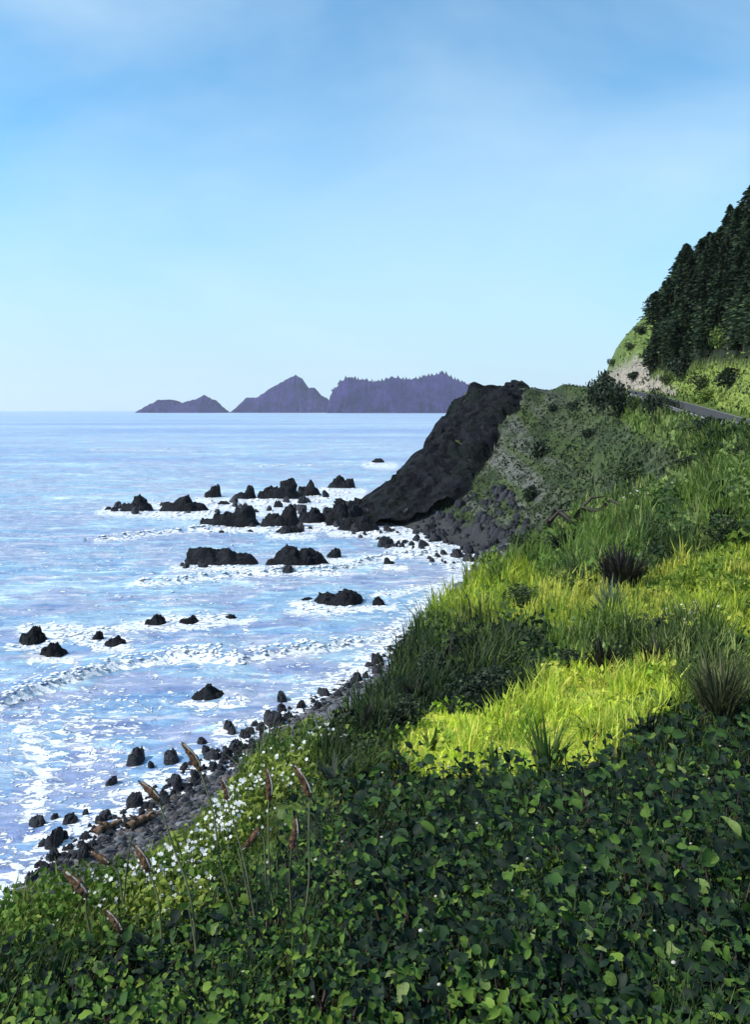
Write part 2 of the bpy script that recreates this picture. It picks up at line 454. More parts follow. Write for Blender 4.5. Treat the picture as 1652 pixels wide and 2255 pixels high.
def cast(dx, dy):
    """first meeting of sight lines with the ground; nan where they miss"""
    u, v = ray(np.atleast_1d(dx), np.atleast_1d(dy))
    N = len(u); Y = np.full(N, np.nan)
    steps = np.geomspace(0.8, 320, 330)
    CH = max(1, min(N, 2000))
    for c0 in range(0, N, CH):
        uu, vv = u[c0:c0 + CH], v[c0:c0 + CH]; act = np.arange(len(uu)); yo = np.full(len(uu), np.nan)
        for b0 in range(0, 330, 33):
            st = steps[b0:b0 + 33]
            S = st[None] * np.ones((len(act), 1))
            hit = EYE + vv[act, None] * S <= lookup(uu[act, None] * S, S)
            an = hit.any(1)
            if an.any():
                k = hit[an].argmax(1); ia = act[an]
                hi = st[k]; lo = np.where(k + b0 > 0, steps[np.maximum(k + b0 - 1, 0)], 0.5)
                for _ in range(7):
                    mid = 0.5 * (lo + hi); b = EYE + vv[ia] * mid <= lookup(uu[ia] * mid, mid)
                    hi = np.where(b, mid, hi); lo = np.where(b, lo, mid)
                yo[ia] = hi; act = act[~an]
            if len(act) == 0: break
        Y[c0:c0 + CH] = yo
    X = u * Y
    return np.stack([X, Y, np.where(np.isnan(Y), np.nan, lookup(np.nan_to_num(X), np.nan_to_num(Y, nan=1.0)))], -1)
def G1(dx, dy):
    p = cast(dx, dy)[0]
    return p if not np.isnan(p[0]) else None

# what grows where (surveyed outlines)
ZP = {
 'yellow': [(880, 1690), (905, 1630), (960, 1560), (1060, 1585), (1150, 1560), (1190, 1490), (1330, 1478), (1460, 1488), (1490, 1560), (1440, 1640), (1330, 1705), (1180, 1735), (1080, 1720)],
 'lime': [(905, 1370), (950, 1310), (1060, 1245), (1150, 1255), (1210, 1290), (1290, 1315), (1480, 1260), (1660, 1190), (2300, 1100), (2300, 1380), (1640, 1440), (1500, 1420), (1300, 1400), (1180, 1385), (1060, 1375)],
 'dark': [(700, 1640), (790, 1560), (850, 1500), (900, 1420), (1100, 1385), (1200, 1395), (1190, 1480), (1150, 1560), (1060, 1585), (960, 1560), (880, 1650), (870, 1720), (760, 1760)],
 'bed': [(640, 1800), (760, 1760), (900, 1700), (1080, 1715), (1180, 1728), (1330, 1700), (1420, 1640), (1500, 1590), (1660, 1580), (2600, 1560), (2600, 3600), (-900, 3600), (-900, 2300), (60, 2170), (330, 2125), (520, 2010), (590, 1900)],
 'flower': [(-900, 2300), (-900, 1950), (20, 1950), (340, 1880), (480, 1770), (560, 1680), (640, 1610), (790, 1560), (700, 1640), (760, 1760), (640, 1800), (590, 1900), (520, 2010), (330, 2125), (60, 2170)],
 'flank': [(1040, 1250), (1200, 1180), (1380, 1120), (1500, 1050), (1500, 1000), (1400, 960), (1300, 840), (1100, 800), (900, 850), (600, 1150)],
 'tan': [(1345, 825), (1390, 800), (1420, 785), (1445, 755), (1425, 835), (1490, 855), (1480, 880), (1345, 855)],
 'hillgrass': [(1300, 860), (1300, 790), (1460, 600), (1490, 640), (1450, 760), (1420, 800), (1345, 850)],
 'slopegrass': [(1450, 850), (1540, 815), (1652, 800), (1900, 780), (1900, 960), (1652, 915), (1560, 895), (1490, 870)],
 'forest': [(1430, 820), (1450, 690), (1470, 600), (1652, 380), (2200, -100), (2200, 790), (1652, 800), (1540, 810)],
}
ZC = {  # ground colours
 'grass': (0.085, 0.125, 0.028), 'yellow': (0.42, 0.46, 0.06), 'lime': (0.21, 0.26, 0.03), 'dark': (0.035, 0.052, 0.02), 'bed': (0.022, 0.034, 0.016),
 'flower': (0.085, 0.125, 0.03), 'flank': (0.048, 0.072, 0.024), 'tan': (0.28, 0.25, 0.22), 'hillgrass': (0.12, 0.17, 0.05), 'slopegrass': (0.20, 0.26, 0.06), 'forest': (0.02, 0.028, 0.016),
}
def zones(X, Y, Z):
    dx, dy = to_disp(X, Y, Z)
    s = 3.0 / np.maximum(np.hypot(X, Y), 1.0)
    jx = (fbm(X * s * 2.5, Y * s * 2.5, 21) - 0.5) * 110; jy = (fbm(X * s * 2.5 + 50, Y * s * 2.5, 22) - 0.5) * 90
    q = np.full(np.shape(X), 'grass', dtype=object)
    for k in ('flank', 'forest', 'hillgrass', 'tan', 'slopegrass', 'lime', 'dark', 'yellow', 'flower', 'bed'):
        far = k in ('flank', 'forest', 'hillgrass', 'tan', 'slopegrass')
        m = inside(dx + jx * (0.5 if far else 1), dy + jy * (0.4 if far else 1), ZP[k])
        m &= (Y > 58) if far else (Y < 70)
        q[m] = k
    q[Y < 1.0] = 'bed'
    return q

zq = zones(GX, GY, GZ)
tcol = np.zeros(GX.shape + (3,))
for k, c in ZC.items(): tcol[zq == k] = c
dS_, _, _, sS_, _ = poly_dist(GX, GY, SHORE)
dE_, _, _, sE_, _ = poly_dist(GX, GY, EDGE)
bare = (sE_ > 0) & (GY < 70)
tcol[bare] = (0.075, 0.085, 0.04)
# the flank of the headland: streaks of bare grey scree between the turf
fl = (zq == 'flank')
st = fbm((GX + GZ * 0.9) / 2.2, (GX - GZ) / 9.0, 31, 4)
fdx, fdy = to_disp(GX, GY, GZ)
w_ = (sstep(0.47, 0.62, st) * (0.25 + 0.75 * (1 - sstep(1190, 1290, fdx + (st - .5) * 200))))[..., None] * fl[..., None]
tcol = tcol * (1 - w_) + np.array((0.105, 0.11, 0.10)) * w_
st2 = fbm(GX / 3.1, GY / 3.1, 35, 4)
w_ = (sstep(0.55, 0.66, st2))[..., None] * fl[..., None]
tcol = tcol * (1 - w_) + np.array((0.03, 0.045, 0.022)) * w_
low = fl & (GZ < 2.3 + 5 * (st - 0.5))
tcol[low] = (0.042, 0.043, 0.046)
patch = fbm(GX / (0.6 + 0.05 * _R), GY / (0.6 + 0.05 * _R), 41, 4)
tcol *= (0.75 + 0.5 * patch)[..., None]

Fq = grid_faces(len(RR), len(TH))
V_all = np.stack([GX, GY, GZ], -1).reshape(-1, 3)
C_all = tcol.reshape(-1, 3)
fz = V_all[Fq].mean(1)
fmin = V_all[Fq][:, :, 2].max(1)
bch_v = ((sE_ > 0) & ((sS_ > 0) | (GZ < 2.3)) & (GY < 100)).ravel()
bch = bch_v[Fq].sum(1) >= 2
keep = fmin > -3.0
def sub(faces):
    u, inv = np.unique(faces, return_inverse=True)
    return u, inv.reshape(faces.shape)
u, f = sub(Fq[keep & ~bch])
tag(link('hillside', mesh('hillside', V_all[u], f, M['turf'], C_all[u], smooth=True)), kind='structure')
u, f = sub(Fq[keep & bch])
tag(link('beach', mesh('beach', V_all[u], f, M['beach'], smooth=True)), kind='structure')

# dark cliff at the nose of the headland: a sheet of broken rock laid over the slope
def build_cliff():
    xs = np.arange(-7, 34, 0.52); ys = np.arange(124, 162, 0.6)
    X, Y = np.meshgrid(xs, ys, indexing='ij')
    rg = np.random.default_rng(8); X = X + rg.uniform(-.24, .24, X.shape); Y = Y + rg.uniform(-.27, .27, X.shape)
    Z = lookup(X, Y)
    dx, dy = to_disp(X, Y, Z)
    jit = (fbm(X / 2.5, Y / 2.5, 51, 4) - 0.5) * 46
    m = inside(dx + jit, dy + jit * 0.4, [(700, 1165), (760, 1115), (860, 1010), (1000, 840), (1080, 800), (1172, 835), (1150, 880), (1120, 930), (1060, 1030), (1010, 1085), (985, 1150), (900, 1180)]) | (Y > 151) & (X < 24)
    w = m.astype(float)
    for _ in range(2):
        w[1:-1, 1:-1] = (w[1:-1, 1:-1] * 2 + w[2:, 1:-1] + w[:-2, 1:-1] + w[1:-1, 2:] + w[1:-1, :-2]) / 6
    a = X * 0.75 + Z * 0.65; b = X * 0.65 - Z * 0.75
    rid = 1 - np.abs(2 * fbm(a / 2.6, b / 8.0, 53, 5) - 1)
    blk = np.floor(fbm(a / 1.2, Y / 2.0, 57, 3) * 7) / 7
    gul = 1 - np.abs(2 * fbm(b / 3.4, a / 16.0, 63, 3) - 1)
    blk2 = np.floor(fbm(X / 0.7 + Z * .6, Y / 1.1, 67, 2) * 5) / 5
    out = 0.5 + 2.4 * (rid - 0.55) + 2.6 * (blk - 0.45) + 1.8 * (gul - 0.62) + 0.9 * (blk2 - .45) + 0.6 * (fbm(X / 0.6, Y / 0.6 + Z, 59, 3) - 0.5)
    # push out along the slope's outward direction (toward sea and viewer)
    amt = np.clip(out, -0.8, 2.0) * w - (1 - w) * 0.9
    X2 = X - 0.45 * amt * w; Y2 = Y - 0.45 * amt * w; Z2 = Z + 0.75 * amt
    F = grid_faces(len(xs), len(ys))[:, ::-1]
    F = F[(w.ravel()[F] > 0.02).any(1)]
    F = np.concatenate([F[:, [0, 1, 2]], F[:, [0, 2, 3]]])
    V = np.stack([X2, Y2, Z2], -1).reshape(-1, 3)
    u, f = sub(F)
    o = link('headland_cliff', mesh('headland_cliff', V[u], f, M['cliff']))
    tag(o, kind='structure')
build_cliff()

# ------------------------------------------------------------------ the sea
WAVES = [  # crests of the breakers
    [(215, 1187), (300, 1180), (370, 1170), (460, 1163)],
    [(305, 1284), (385, 1280), (465, 1270), (625, 1258), (725, 1258), (820, 1232), (960, 1215)],
    [(-120, 1590), (0, 1552), (78, 1520), (172, 1490), (260, 1464), (364, 1453), (442, 1447), (520, 1456), (624, 1437), (728, 1424), (811, 1412), (870, 1392)],
]
WV = [np.array([on_sea(np.array(x, float), np.array(y, float))[:2] for x, y in w]) for w in WAVES]
def sea_h(X, Y):
    r = np.hypot(X, Y)
    a = np.clip(1.2 - r / 500, 0.0, 1)
    z = a * (0.55 * (fbm(X / 5.5 + Y / 14, Y / 2.4, 71, 4) - 0.5) + 0.25 * (fbm(X / 1.2, Y / 0.8, 73, 3) - 0.5))
    for P in WV:
        d, _, _, s, _ = poly_dist(X, Y, P)
        z = z + np.where(s > 0, 0.5 * np.exp(-(d / 2.6) ** 2), 0.5 * np.exp(-(d / 0.6) ** 2))
    dS, _, _, sS, _ = poly_dist(X, Y, SHORE)
    return z * np.where(sS > 0, sstep(0, 5, dS) * 0.85 + 0.15, 0.1) + 0.02
def build_sea():
    th = np.radians(np.concatenate([np.arange(-180, -45, 3.0), np.arange(-45, -31, 0.5), np.arange(-31, 20, 0.09), np.arange(20, 180.1, 3.0)]))
    vv = np.concatenate([np.linspace(0.72, 0.02, 520), 1 / np.geomspace(51, 800, 60)])
    rr = np.concatenate([[2.0, 6, 10, 15, 20], EYE / vv]); rr = np.unique(np.concatenate([rr[rr < 14000], [13800.0]]))
    R, T = np.meshgrid(rr, th, indexing='ij')
    X, Y = R * np.sin(T), R * np.cos(T)
    Z = sea_h(X, Y)
    F = grid_faces(len(rr), len(th))
    V = np.stack([X, Y, Z], -1).reshape(-1, 3)
    fo = np.zeros(X.shape)
    dx, dy = to_disp(X, Y, Z)
    vis = (Y > 15) & (Y < 900) & (dx > -400) & (dx < 1400)
    for pts, sg, k in FLINES:
        P = np.array(pts, float)
        m = vis & (dx > P[:, 0].min() - 3 * sg) & (dx < P[:, 0].max() + 3 * sg) & (dy > P[:, 1].min() - 2 * sg) & (dy < P[:, 1].max() + 2 * sg)
        if not m.any(): continue
        d = poly_dist(dx[m], dy[m] * 1.6, P * np.array([1, 1.6]))[0]
        fo[m] = np.maximum(fo[m], k * np.exp(-(d / sg) ** 2))
    dS, _, _, sS, _ = poly_dist(X, Y, SHORE)
    fo = np.maximum(fo, np.where(Y < 150, 0.78 * np.exp(-(dS / 2.8) ** 2), 0))
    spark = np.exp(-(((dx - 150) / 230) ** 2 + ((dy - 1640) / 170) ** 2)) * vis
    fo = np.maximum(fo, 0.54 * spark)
    fo = np.maximum(fo, np.where(vis & (dy > 1040), 0.10 + 0.16 * sstep(.42, .62, fbm(X / 9, Y / 3.5, 303, 3)), 0.0))
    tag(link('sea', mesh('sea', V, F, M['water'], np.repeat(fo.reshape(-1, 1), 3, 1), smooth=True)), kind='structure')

# foam: dabs of froth along the crests, round the rocks and over the shallows
_ico = None
def ico():
    t = (1 + 5 ** .5) / 2
    v = np.array([(-1, t, 0), (1, t, 0), (-1, -t, 0), (1, -t, 0), (0, -1, t), (0, 1, t), (0, -1, -t), (0, 1, -t), (t, 0, -1), (t, 0, 1), (-t, 0, -1), (-t, 0, 1)]) / math.hypot(1, t)
    f = np.array([(0, 11, 5), (0, 5, 1), (0, 1, 7), (0, 7, 10), (0, 10, 11), (1, 5, 9), (5, 11, 4), (11, 10, 2), (10, 7, 6), (7, 1, 8), (3, 9, 4), (3, 4, 2), (3, 2, 6), (3, 6, 8), (3, 8, 9), (4, 9, 5), (2, 4, 11), (6, 2, 10), (8, 6, 7), (9, 8, 1)])
    return v, f
FLINES = []        # outlines of frothy water: points, width, strength
FOAM = []          # x, y, z, sx, sy, sz, rot
def foam_at(dx, dy, wpx, hpx, lift=0.0):
    p = on_sea(np.array(float(dx)), np.array(float(dy)))
    s = p[1] / FPX * K
    # footprint: wpx across, hpx in the picture's vertical = depth on the water
    sx = wpx * s * 0.5
    sy = min(hpx * s * 0.5 * p[1] / EYE * 0.55, sx * 2.2)
    sz = min(0.13 * hpx * s, 0.16) + 0.012
    FOAM.append((p[0], p[1], None, sx, sy, sz + lift, random.uniform(-0.25, 0.25)))
def foam_line(pts, step, w, h, spread, dens=1.0):
    FLINES.append((pts, max(h, spread * 1.5) * 2.0, 0.80 if pts[0][1] > 1040 else 0.5))
    w *= 0.55; h *= 0.6
    for (x1, y1), (x2, y2) in zip(pts[:-1], pts[1:]):
        L = math.hypot(x2 - x1, y2 - y1); n = max(1, int(L / step * dens * .55))
        for i in range(n):
            t = random.random()
            foam_at(x1 + (x2 - x1) * t + random.gauss(0, step * .4), y1 + (y2 - y1) * t + random.gauss(-spread * .3, spread), random.uniform(.5, 1.4) * w, random.uniform(.5, 1.3) * h)
foam_line(WAVES[0], 4, 17, 7, 3.0, 1.2)
foam_line(WAVES[1], 4, 20, 8, 3.2, 1.6)
foam_line(WAVES[2], 4, 24, 11, 4.5, 1.8)
foam_line([(380, 1440), (442, 1436), (510, 1447)], 4, 26, 14, 6, 2)
foam_line([(40, 1385), (120, 1378), (200, 1388), (290, 1380), (380, 1362), (500, 1362)], 5, 28, 10, 7, 1.3)
foam_line([(70, 1430), (150, 1400), (250, 1418)], 5, 26, 10, 6, 1.5)
foam_line([(310, 1115), (440, 1112), (560, 1112), (660, 1100), (770, 1090)], 4, 24, 8, 7, 2)
foam_line([(330, 1132), (470, 1135), (600, 1130), (700, 1130)], 5, 20, 6, 5, 1.2)
foam_line([(440, 1166), (560, 1168), (680, 1165), (760, 1165), (830, 1180)], 4, 22, 8, 4, 1.4)
foam_line([(690, 1115), (740, 1145), (800, 1165), (870, 1185), (930, 1215), (1010, 1240)], 3, 22, 9, 10, 2.2)
foam_line([(860, 1165), (930, 1190), (1000, 1215), (1060, 1235)], 3, 18, 8, 10, 2)
foam_line([(660, 1335), (720, 1345), (800, 1338)], 5, 26, 10, 4, 1.5)
foam_line([(440, 1560), (490, 1548), (540, 1540)], 5, 24, 9, 4, 1.5)
foam_line([(830, 1310), (900, 1300), (960, 1290)], 5, 18, 7, 6, 1.2)
foam_line([(480, 1605), (560, 1590), (640, 1570), (720, 1530), (800, 1475), (860, 1415), (890, 1395)], 3, 24, 10, 8, 2.0)
foam_line([(50, 1945), (110, 1890), (190, 1860), (270, 1810), (350, 1760), (430, 1700), (500, 1655), (600, 1610)], 3, 22, 9, 9, 1.8)
foam_line([(60, 1850), (160, 1830), (260, 1780), (370, 1710)], 4, 20, 8, 10, 1.2)
foam_line([(520, 1025), (640, 1024), (760, 1022), (840, 1020)], 8, 26, 3, 2.0, 0.8)
foam_line([(200, 990), (430, 992)], 14, 30, 2, 3, 0.7)
for _ in range(260):          # sparkle of small broken crests in the shallows
    x = random.uniform(-60, 700); y = random.uniform(1475, 1860)
    if y > 1960 - 0.62 * x + random.uniform(-60, 0) - (40 if x > 300 else 0): continue
    k = math.exp(-((x - 160) / 200.0) ** 2)
    if random.random() > 0.25 + 0.75 * k: continue
    w = random.uniform(4, 16) * (0.7 + 0.5 * k); h = random.uniform(2, 5) * (0.7 + 0.6 * k)
    for q in range(random.choice((1, 2, 3))):
        foam_at(x + random.gauss(0, w * .5), y + random.gauss(0, 3), w * random.uniform(.4, 1), h)
for _ in range(160):
    foam_at(random.uniform(100, 900), random.uniform(1180, 1440), random.uniform(4, 14), random.uniform(1.5, 3))

for pl, sg in [([(480, 1112), (600, 1118), (720, 1112), (790, 1095)], 26), ([(620, 1150), (720, 1155), (800, 1168), (900, 1190), (1000, 1225)], 24), ([(860, 1205), (960, 1225), (1050, 1242)], 22),
               ([(60, 1395), (200, 1398), (280, 1410)], 26), ([(20, 1540), (120, 1500), (230, 1470)], 26), ([(380, 1440), (450, 1437), (520, 1448)], 24), ([(60, 1600), (90, 1700), (70, 1800)], 40), ([(120, 1840), (260, 1790), (380, 1715), (480, 1655), (600, 1600), (700, 1545)], 24),
               ([(230, 1120), (340, 1135), (470, 1140)], 14), ([(640, 1345), (720, 1350), (800, 1340)], 16), ([(290, 1385), (440, 1380), (560, 1362)], 12)]:
    FLINES.append((pl, sg, 0.80))
# ------------------------------------------------------------------ rocks in the water
def rock_mesh(name, halfw, depth, humps, seed, mat, res=22):
    """humps: (x offset, height, width); one rock as a rugged height field over an oval"""
    nr, ns = res, res * 2
    rs = np.linspace(0, 1, nr); ts = np.linspace(0, 2 * math.pi, ns, endpoint=False)
    R, T = np.meshgrid(rs, ts, indexing='ij')
    out = 0.82 + 0.36 * fbm(np.cos(T) * 1.7 + 5 + seed, np.sin(T) * 1.7 + 3, seed, 3)
    X = R * np.cos(T) * halfw * out; Y = R * np.sin(T) * depth * out
    Z = np.zeros_like(X)
    for hx, hh, hw in humps:
        d = np.hypot((X - hx + (fbm(Y / halfw * 3, X / halfw * 3 + seed, seed + 2, 3) - .5) * hw * .9) / hw, (Y + (vnoise(hx, seed, 4) - .5) * depth * .4) / (depth * 0.7))
        Z = np.maximum(Z, hh * np.clip(1.1 - d ** 2.8, 0, 1) ** 0.6)
        Z = np.maximum(Z, hh * 0.6 * np.clip(1.05 - (d / 1.75) ** 2.6, 0, 1) ** 0.7)
    hmax = max(h for _, h, _ in humps)
    base = 0.34 * hmax
    Z = np.maximum(Z, base * (0.4 + fbm(X / halfw * 2.2 + seed, Y / halfw * 2.2, seed + 3, 3)))
    s = max(0.25 * halfw, 0.1)
    Z = Z * (0.72 + 0.5 * np.floor(fbm(X / s, Y / s + seed, seed + 5, 3) * 5) / 5) + (fbm(X / s * 2, Y / s * 2, seed + 8, 3) - .5) * hmax * 0.42
    rim = np.clip((1 - R) * 3.2, 0, 1)
    Z = Z * rim - (1 - rim) * (0.35 * hmax + 0.15)
    V = np.stack([X, Y, Z], -1).reshape(-1, 3)
    V[:, 0] += (fbm(V[:, 2] / s * 1.5 + seed, V[:, 1] / s, seed + 11, 2) - .5) * s * 0.6
    return mesh(name, V, grid_faces(nr, ns, True)[:, ::-1], mat)

SEA_ROCKS = [  # x0, x1, waterline y, [(hump x, hump top y)], label
 (228, 246, 1124, [(237, 1115)], 'tiny black rock at the seaward end of the far rock row'),
 (255, 328, 1127, [(300, 1088), (272, 1107)], 'black sea rock with one rounded knob, leftmost large one of the far row'),
 (340, 453, 1127, [(400, 1088), (370, 1106), (436, 1109)], 'long low black rock with a raised middle in the far row'),
 (444, 485, 1097, [(472, 1064)], 'single upright black rock standing behind the far row, apart from others'),
 (475, 506, 1113, [(490, 1103)], 'small flat black rock in front of the upright one'),
 (508, 562, 1100, [(548, 1062), (525, 1086)], 'black rock peaked at its right end, left neighbour of the biggest far rock'),
 (560, 655, 1100, [(637, 1046), (600, 1068), (575, 1085)], 'biggest black rock of the far row, stepping up to the right'),
 (650, 706, 1093, [(682, 1054), (662, 1070)], 'rounded black rock joined to the right of the biggest far rock'),
 (720, 780, 1076, [(745, 1043), (770, 1052)], 'blocky flat topped black rock closest to the headland cliff'),
 (428, 560, 1160, [(537, 1108), (495, 1125), (452, 1146)], 'long black rock rising to a knob on its right, in front of the far row'),
 (563, 655, 1162, [(640, 1105), (595, 1128)], 'two humped black rock amid white foam just left of the headland toe'),
 (392, 555, 1247, [(439, 1201), (487, 1210), (540, 1222)], 'long three knobbed black rock, left one of the middle pair'),
 (572, 724, 1256, [(632, 1202), (685, 1210), (595, 1238)], 'wide twin peaked black rock, right one of the middle pair'),
 (718, 751, 1230, [(740, 1203)], 'small pointed black rock right behind the twin peaked one'),
 (686, 796, 1335, [(759, 1300), (715, 1314)], 'dark triangular rock with grey shoulder and white foam at its foot'),
 (660, 690, 1325, [(676, 1316)], 'small low grey rock left of the triangular rock'),
 (820, 848, 1333, [(834, 1311)], 'small round black rock right of the triangular rock'),
 (313, 361, 1378, [(342, 1350), (325, 1368)], 'small black rock with a tail to the left, in foam'),
 (389, 434, 1375, [(420, 1354), (402, 1365)], 'small wedge shaped black rock between two others of its size'),
 (494, 520, 1364, [(508, 1351)], 'small grey rock trailing a white streak of foam'),
 (31, 96, 1420, [(68, 1376), (48, 1395)], 'broad black rock at the far left edge, the rear of two'),
 (79, 139, 1449, [(110, 1411), (92, 1430)], 'conical black rock at far left, the front of two'),
 (199, 225, 1410, [(214, 1386)], 'narrow black rock behind a lower one in the left foam'),
 (222, 272, 1424, [(252, 1400), (235, 1412)], 'low black rock in front of a narrow one in the left foam'),
 (414, 491, 1545, [(455, 1507), (480, 1528), (430, 1530)], 'lone black rock in the middle of the nearest blue water'),
 (818, 848, 1020, [(833, 1008)], 'tiny dark rock in calm water beside the cliff, beyond the far row'),
 (652, 716, 1152, [(690, 1112), (668, 1128)], 'black rock in churning foam between the two humped rock and the toe'),
 (704, 800, 1150, [(748, 1096), (782, 1104), (720, 1120)], 'broad black rock piled against the left toe of the cliff'),
 (742, 836, 1172, [(800, 1132), (765, 1142)], 'low black rock slab in front of the cliff toe'),
 (604, 668, 1176, [(636, 1158)], 'low dark rock barely above the foam in front of the two humped rock'),
 (845, 872, 1245, [(852, 1226)], 'small peaked black rock in the cove just off the boulders'),
]
for k, (x0, x1, yb, hs, lab) in enumerate(SEA_ROCKS):
    p = on_sea(np.array((x0 + x1) / 2.0), np.array(float(yb) - 2))
    s = p[1] / FPX * K
    halfw = (x1 - x0) * 0.5 * s * 1.22
    humps = [((hx - (x0 + x1) / 2.0) * s, (yb - hy) * s * 0.78, max(halfw * (0.62 if len(hs) == 1 else 0.38), 0.1)) for hx, hy in hs]
    dep = min(halfw * 0.8, 2.6)
    o = link('sea_rock', rock_mesh('sea_rock', halfw, dep, humps, 100 + k * 7, M['rock'], 26 if x1 - x0 > 60 else 18), loc=(p[0], p[1] + dep * 0.8, -0.05))
    tag(o, lab, 'rock', 'rocks standing in the sea')
    FLINES.append(([(x0 - 8, yb + 3), (x1 + 18, yb + 5)], 16, 0.90))
    n = int((x1 - x0) / 5)
    for _ in range(n):
        foam_at(random.uniform(x0 - 8, x1 + 12), yb + random.uniform(-2, 6), random.uniform(5, 13), random.uniform(2, 5))

SMALL_ROWS = [((250, 1120), (480, 1130), 9, 'awash at the seaward end of the far rock row'), ((480, 1112), (720, 1106), 12, 'awash between the rocks of the far row'), ((440, 1160), (700, 1168), 10, 'awash just in front of the far row'),
              ((640, 1130), (800, 1130), 14, 'in the white water left of the cliff toe'), ((400, 1250), (740, 1250), 8, 'at the foot of the middle pair of rocks')]
# boulders: a few shapes, copied
BOULD = [rock_mesh('boulder', 0.5, 0.42, [(random.uniform(-.15, .15), random.uniform(.38, .6), .42), (random.uniform(-.3, .3), random.uniform(.2, .4), .3)], 500 + 13 * k, M['wetrock'], 11) for k in range(9)]
def boulder(p, size, label, group, name='shore_boulder'):
    o = link(name, random.choice(BOULD), loc=(p[0], p[1], p[2]), rot=(random.uniform(-.25, .25), random.uniform(-.25, .25), random.uniform(0, 6.28)),
             scale=(size, size * random.uniform(.8, 1.1), size * random.uniform(.75, 1.1)))
    return tag(o, label, 'boulder', group)
def shore_pt(dx, dy):
    p = G1(dx, dy)
    s = on_sea(np.array(float(dx)), np.array(float(dy)))
    if p is None or p[1] > s[1]: p = s
    return p
for (xa, ya), (xb, yb_), cnt, lab in SMALL_ROWS:
    for _ in range(cnt):
        t = random.random(); dx = xa + (xb - xa) * t; dy = ya + (yb_ - ya) * t + random.gauss(0, 7)
        p = on_sea(np.array(dx), np.array(dy))
        w = random.choice((14, 18, 22, 28, 34))
        boulder((p[0], p[1], -0.02), w * p[1] / FPX * K, ('little' if w < 20 else 'squat') + ' black rock ' + lab, 'small rocks awash by the far rows', 'small_sea_rock')
NEARB = [(504, 1603, 34), (445, 1634, 26), (299, 1672, 46), (377, 1674, 44), (333, 1686, 22), (245, 1723, 32), (621, 1541, 34), (663, 1556, 30), (712, 1528, 36), (700, 1556, 26), (785, 1497, 30),
 (832, 1457, 36), (829, 1478, 30), (790, 1512, 24), (745, 1530, 24), (603, 1590, 60), (588, 1632, 46), (556, 1645, 30), (520, 1650, 44), (500, 1668, 34), (468, 1668, 44), (470, 1690, 30), (385, 1723, 46), (405, 1692, 26),
 (359, 1752, 30), (411, 1766, 30), (296, 1772, 44), (392, 1738, 34), (430, 1715, 30), (155, 1810, 40), (82, 1815, 42), (230, 1800, 40), (120, 1858, 56), (70, 1938, 40), (120, 1884, 34), (182, 1890, 44), (117, 1925, 32),
 (235, 1853, 30), (185, 1845, 24), (140, 1845, 28), (207, 1830, 22), (120, 1800, 24), (188, 1791, 16), (327, 1833, 20), (348, 1812, 18), (540, 1622, 30), (575, 1605, 28), (635, 1583, 30), (655, 1600, 18),
 (510, 1615, 26), (560, 1662, 22), (530, 1690, 18), (445, 1750, 22), (375, 1780, 24), (330, 1785, 22), (420, 1745, 26), (455, 1655, 24), (150, 1905, 26), (90, 1905, 26), (95, 1860, 26), (690, 1545, 20), (765, 1512, 20), (805, 1490, 20), (812, 1466, 20), (860, 1430, 18), (846, 1445, 16)]
def shore_label(dx, dy, w):
    size = 'large' if w > 38 else 'middle sized' if w > 23 else 'small'
    where = ('at the far left end of the shingle' if dx < 170 else 'beside the driftwood logs' if dx < 300 and dy > 1745 else 'out in the water beyond the driftwood' if dx < 340 and dy < 1740
             else 'below the tallest seed head' if dx < 460 else 'in the dark heap above the grey shingle' if dx < 610 and dy > 1600 else 'in foam at the bend of the shore' if dx < 730 else 'under the steep bluff edge farther along the shore')
    return size + ' wet black boulder ' + where
for dx, dy, w in NEARB:
    p = shore_pt(dx, dy)
    boulder(p, w * p[1] / FPX * K * 1.08, shore_label(dx, dy, w), 'boulders along the near shoreline')
for _ in range(225):
    t = random.random()
    dx = 80 + 560 * t; dy = 1930 - 345 * t - 40 * math.sin(t * 3.1) * 0.2 + random.uniform(-34, 26)
    p = shore_pt(dx, dy)
    w = random.choice((9, 11, 13, 16, 20, 26)) * random.uniform(.9, 1.1)
    boulder(p, w * p[1] / FPX * K, shore_label(dx, dy, w), 'boulders along the near shoreline')
CP = [(690, 1130), (760, 1110), (860, 1130), (990, 1120), (1060, 1075), (1130, 1070), (1150, 1120), (1190, 1150), (1110, 1230), (1060, 1250), (940, 1235), (850, 1205), (760, 1170)]
n = 0
while n < 290:
    dx, dy = random.uniform(690, 1190), random.uniform(1070, 1250)
    if not inside(np.array([dx]), np.array([dy]), CP)[0]: continue
    p = shore_pt(dx, dy)
    if p[1] < 80: continue
    w = random.choice((10, 11, 12, 13, 14, 16, 18, 20, 22, 26, 34)) * random.uniform(.8, 1.15)
    lab = ('large' if w > 25 else 'small') + ' dark boulder ' + ('in white water at the toe of the black cliff' if dx < 850 else 'on the dry cove beach under the headland flank' if dy < 1160 else 'in the cove surf near the bluff edge' if dx > 980 else 'in the cove surf below the black cliff')
    boulder(p, w * p[1] / FPX * K, lab, 'boulders in the cove below the headland', 'cove_boulder')
    n += 1

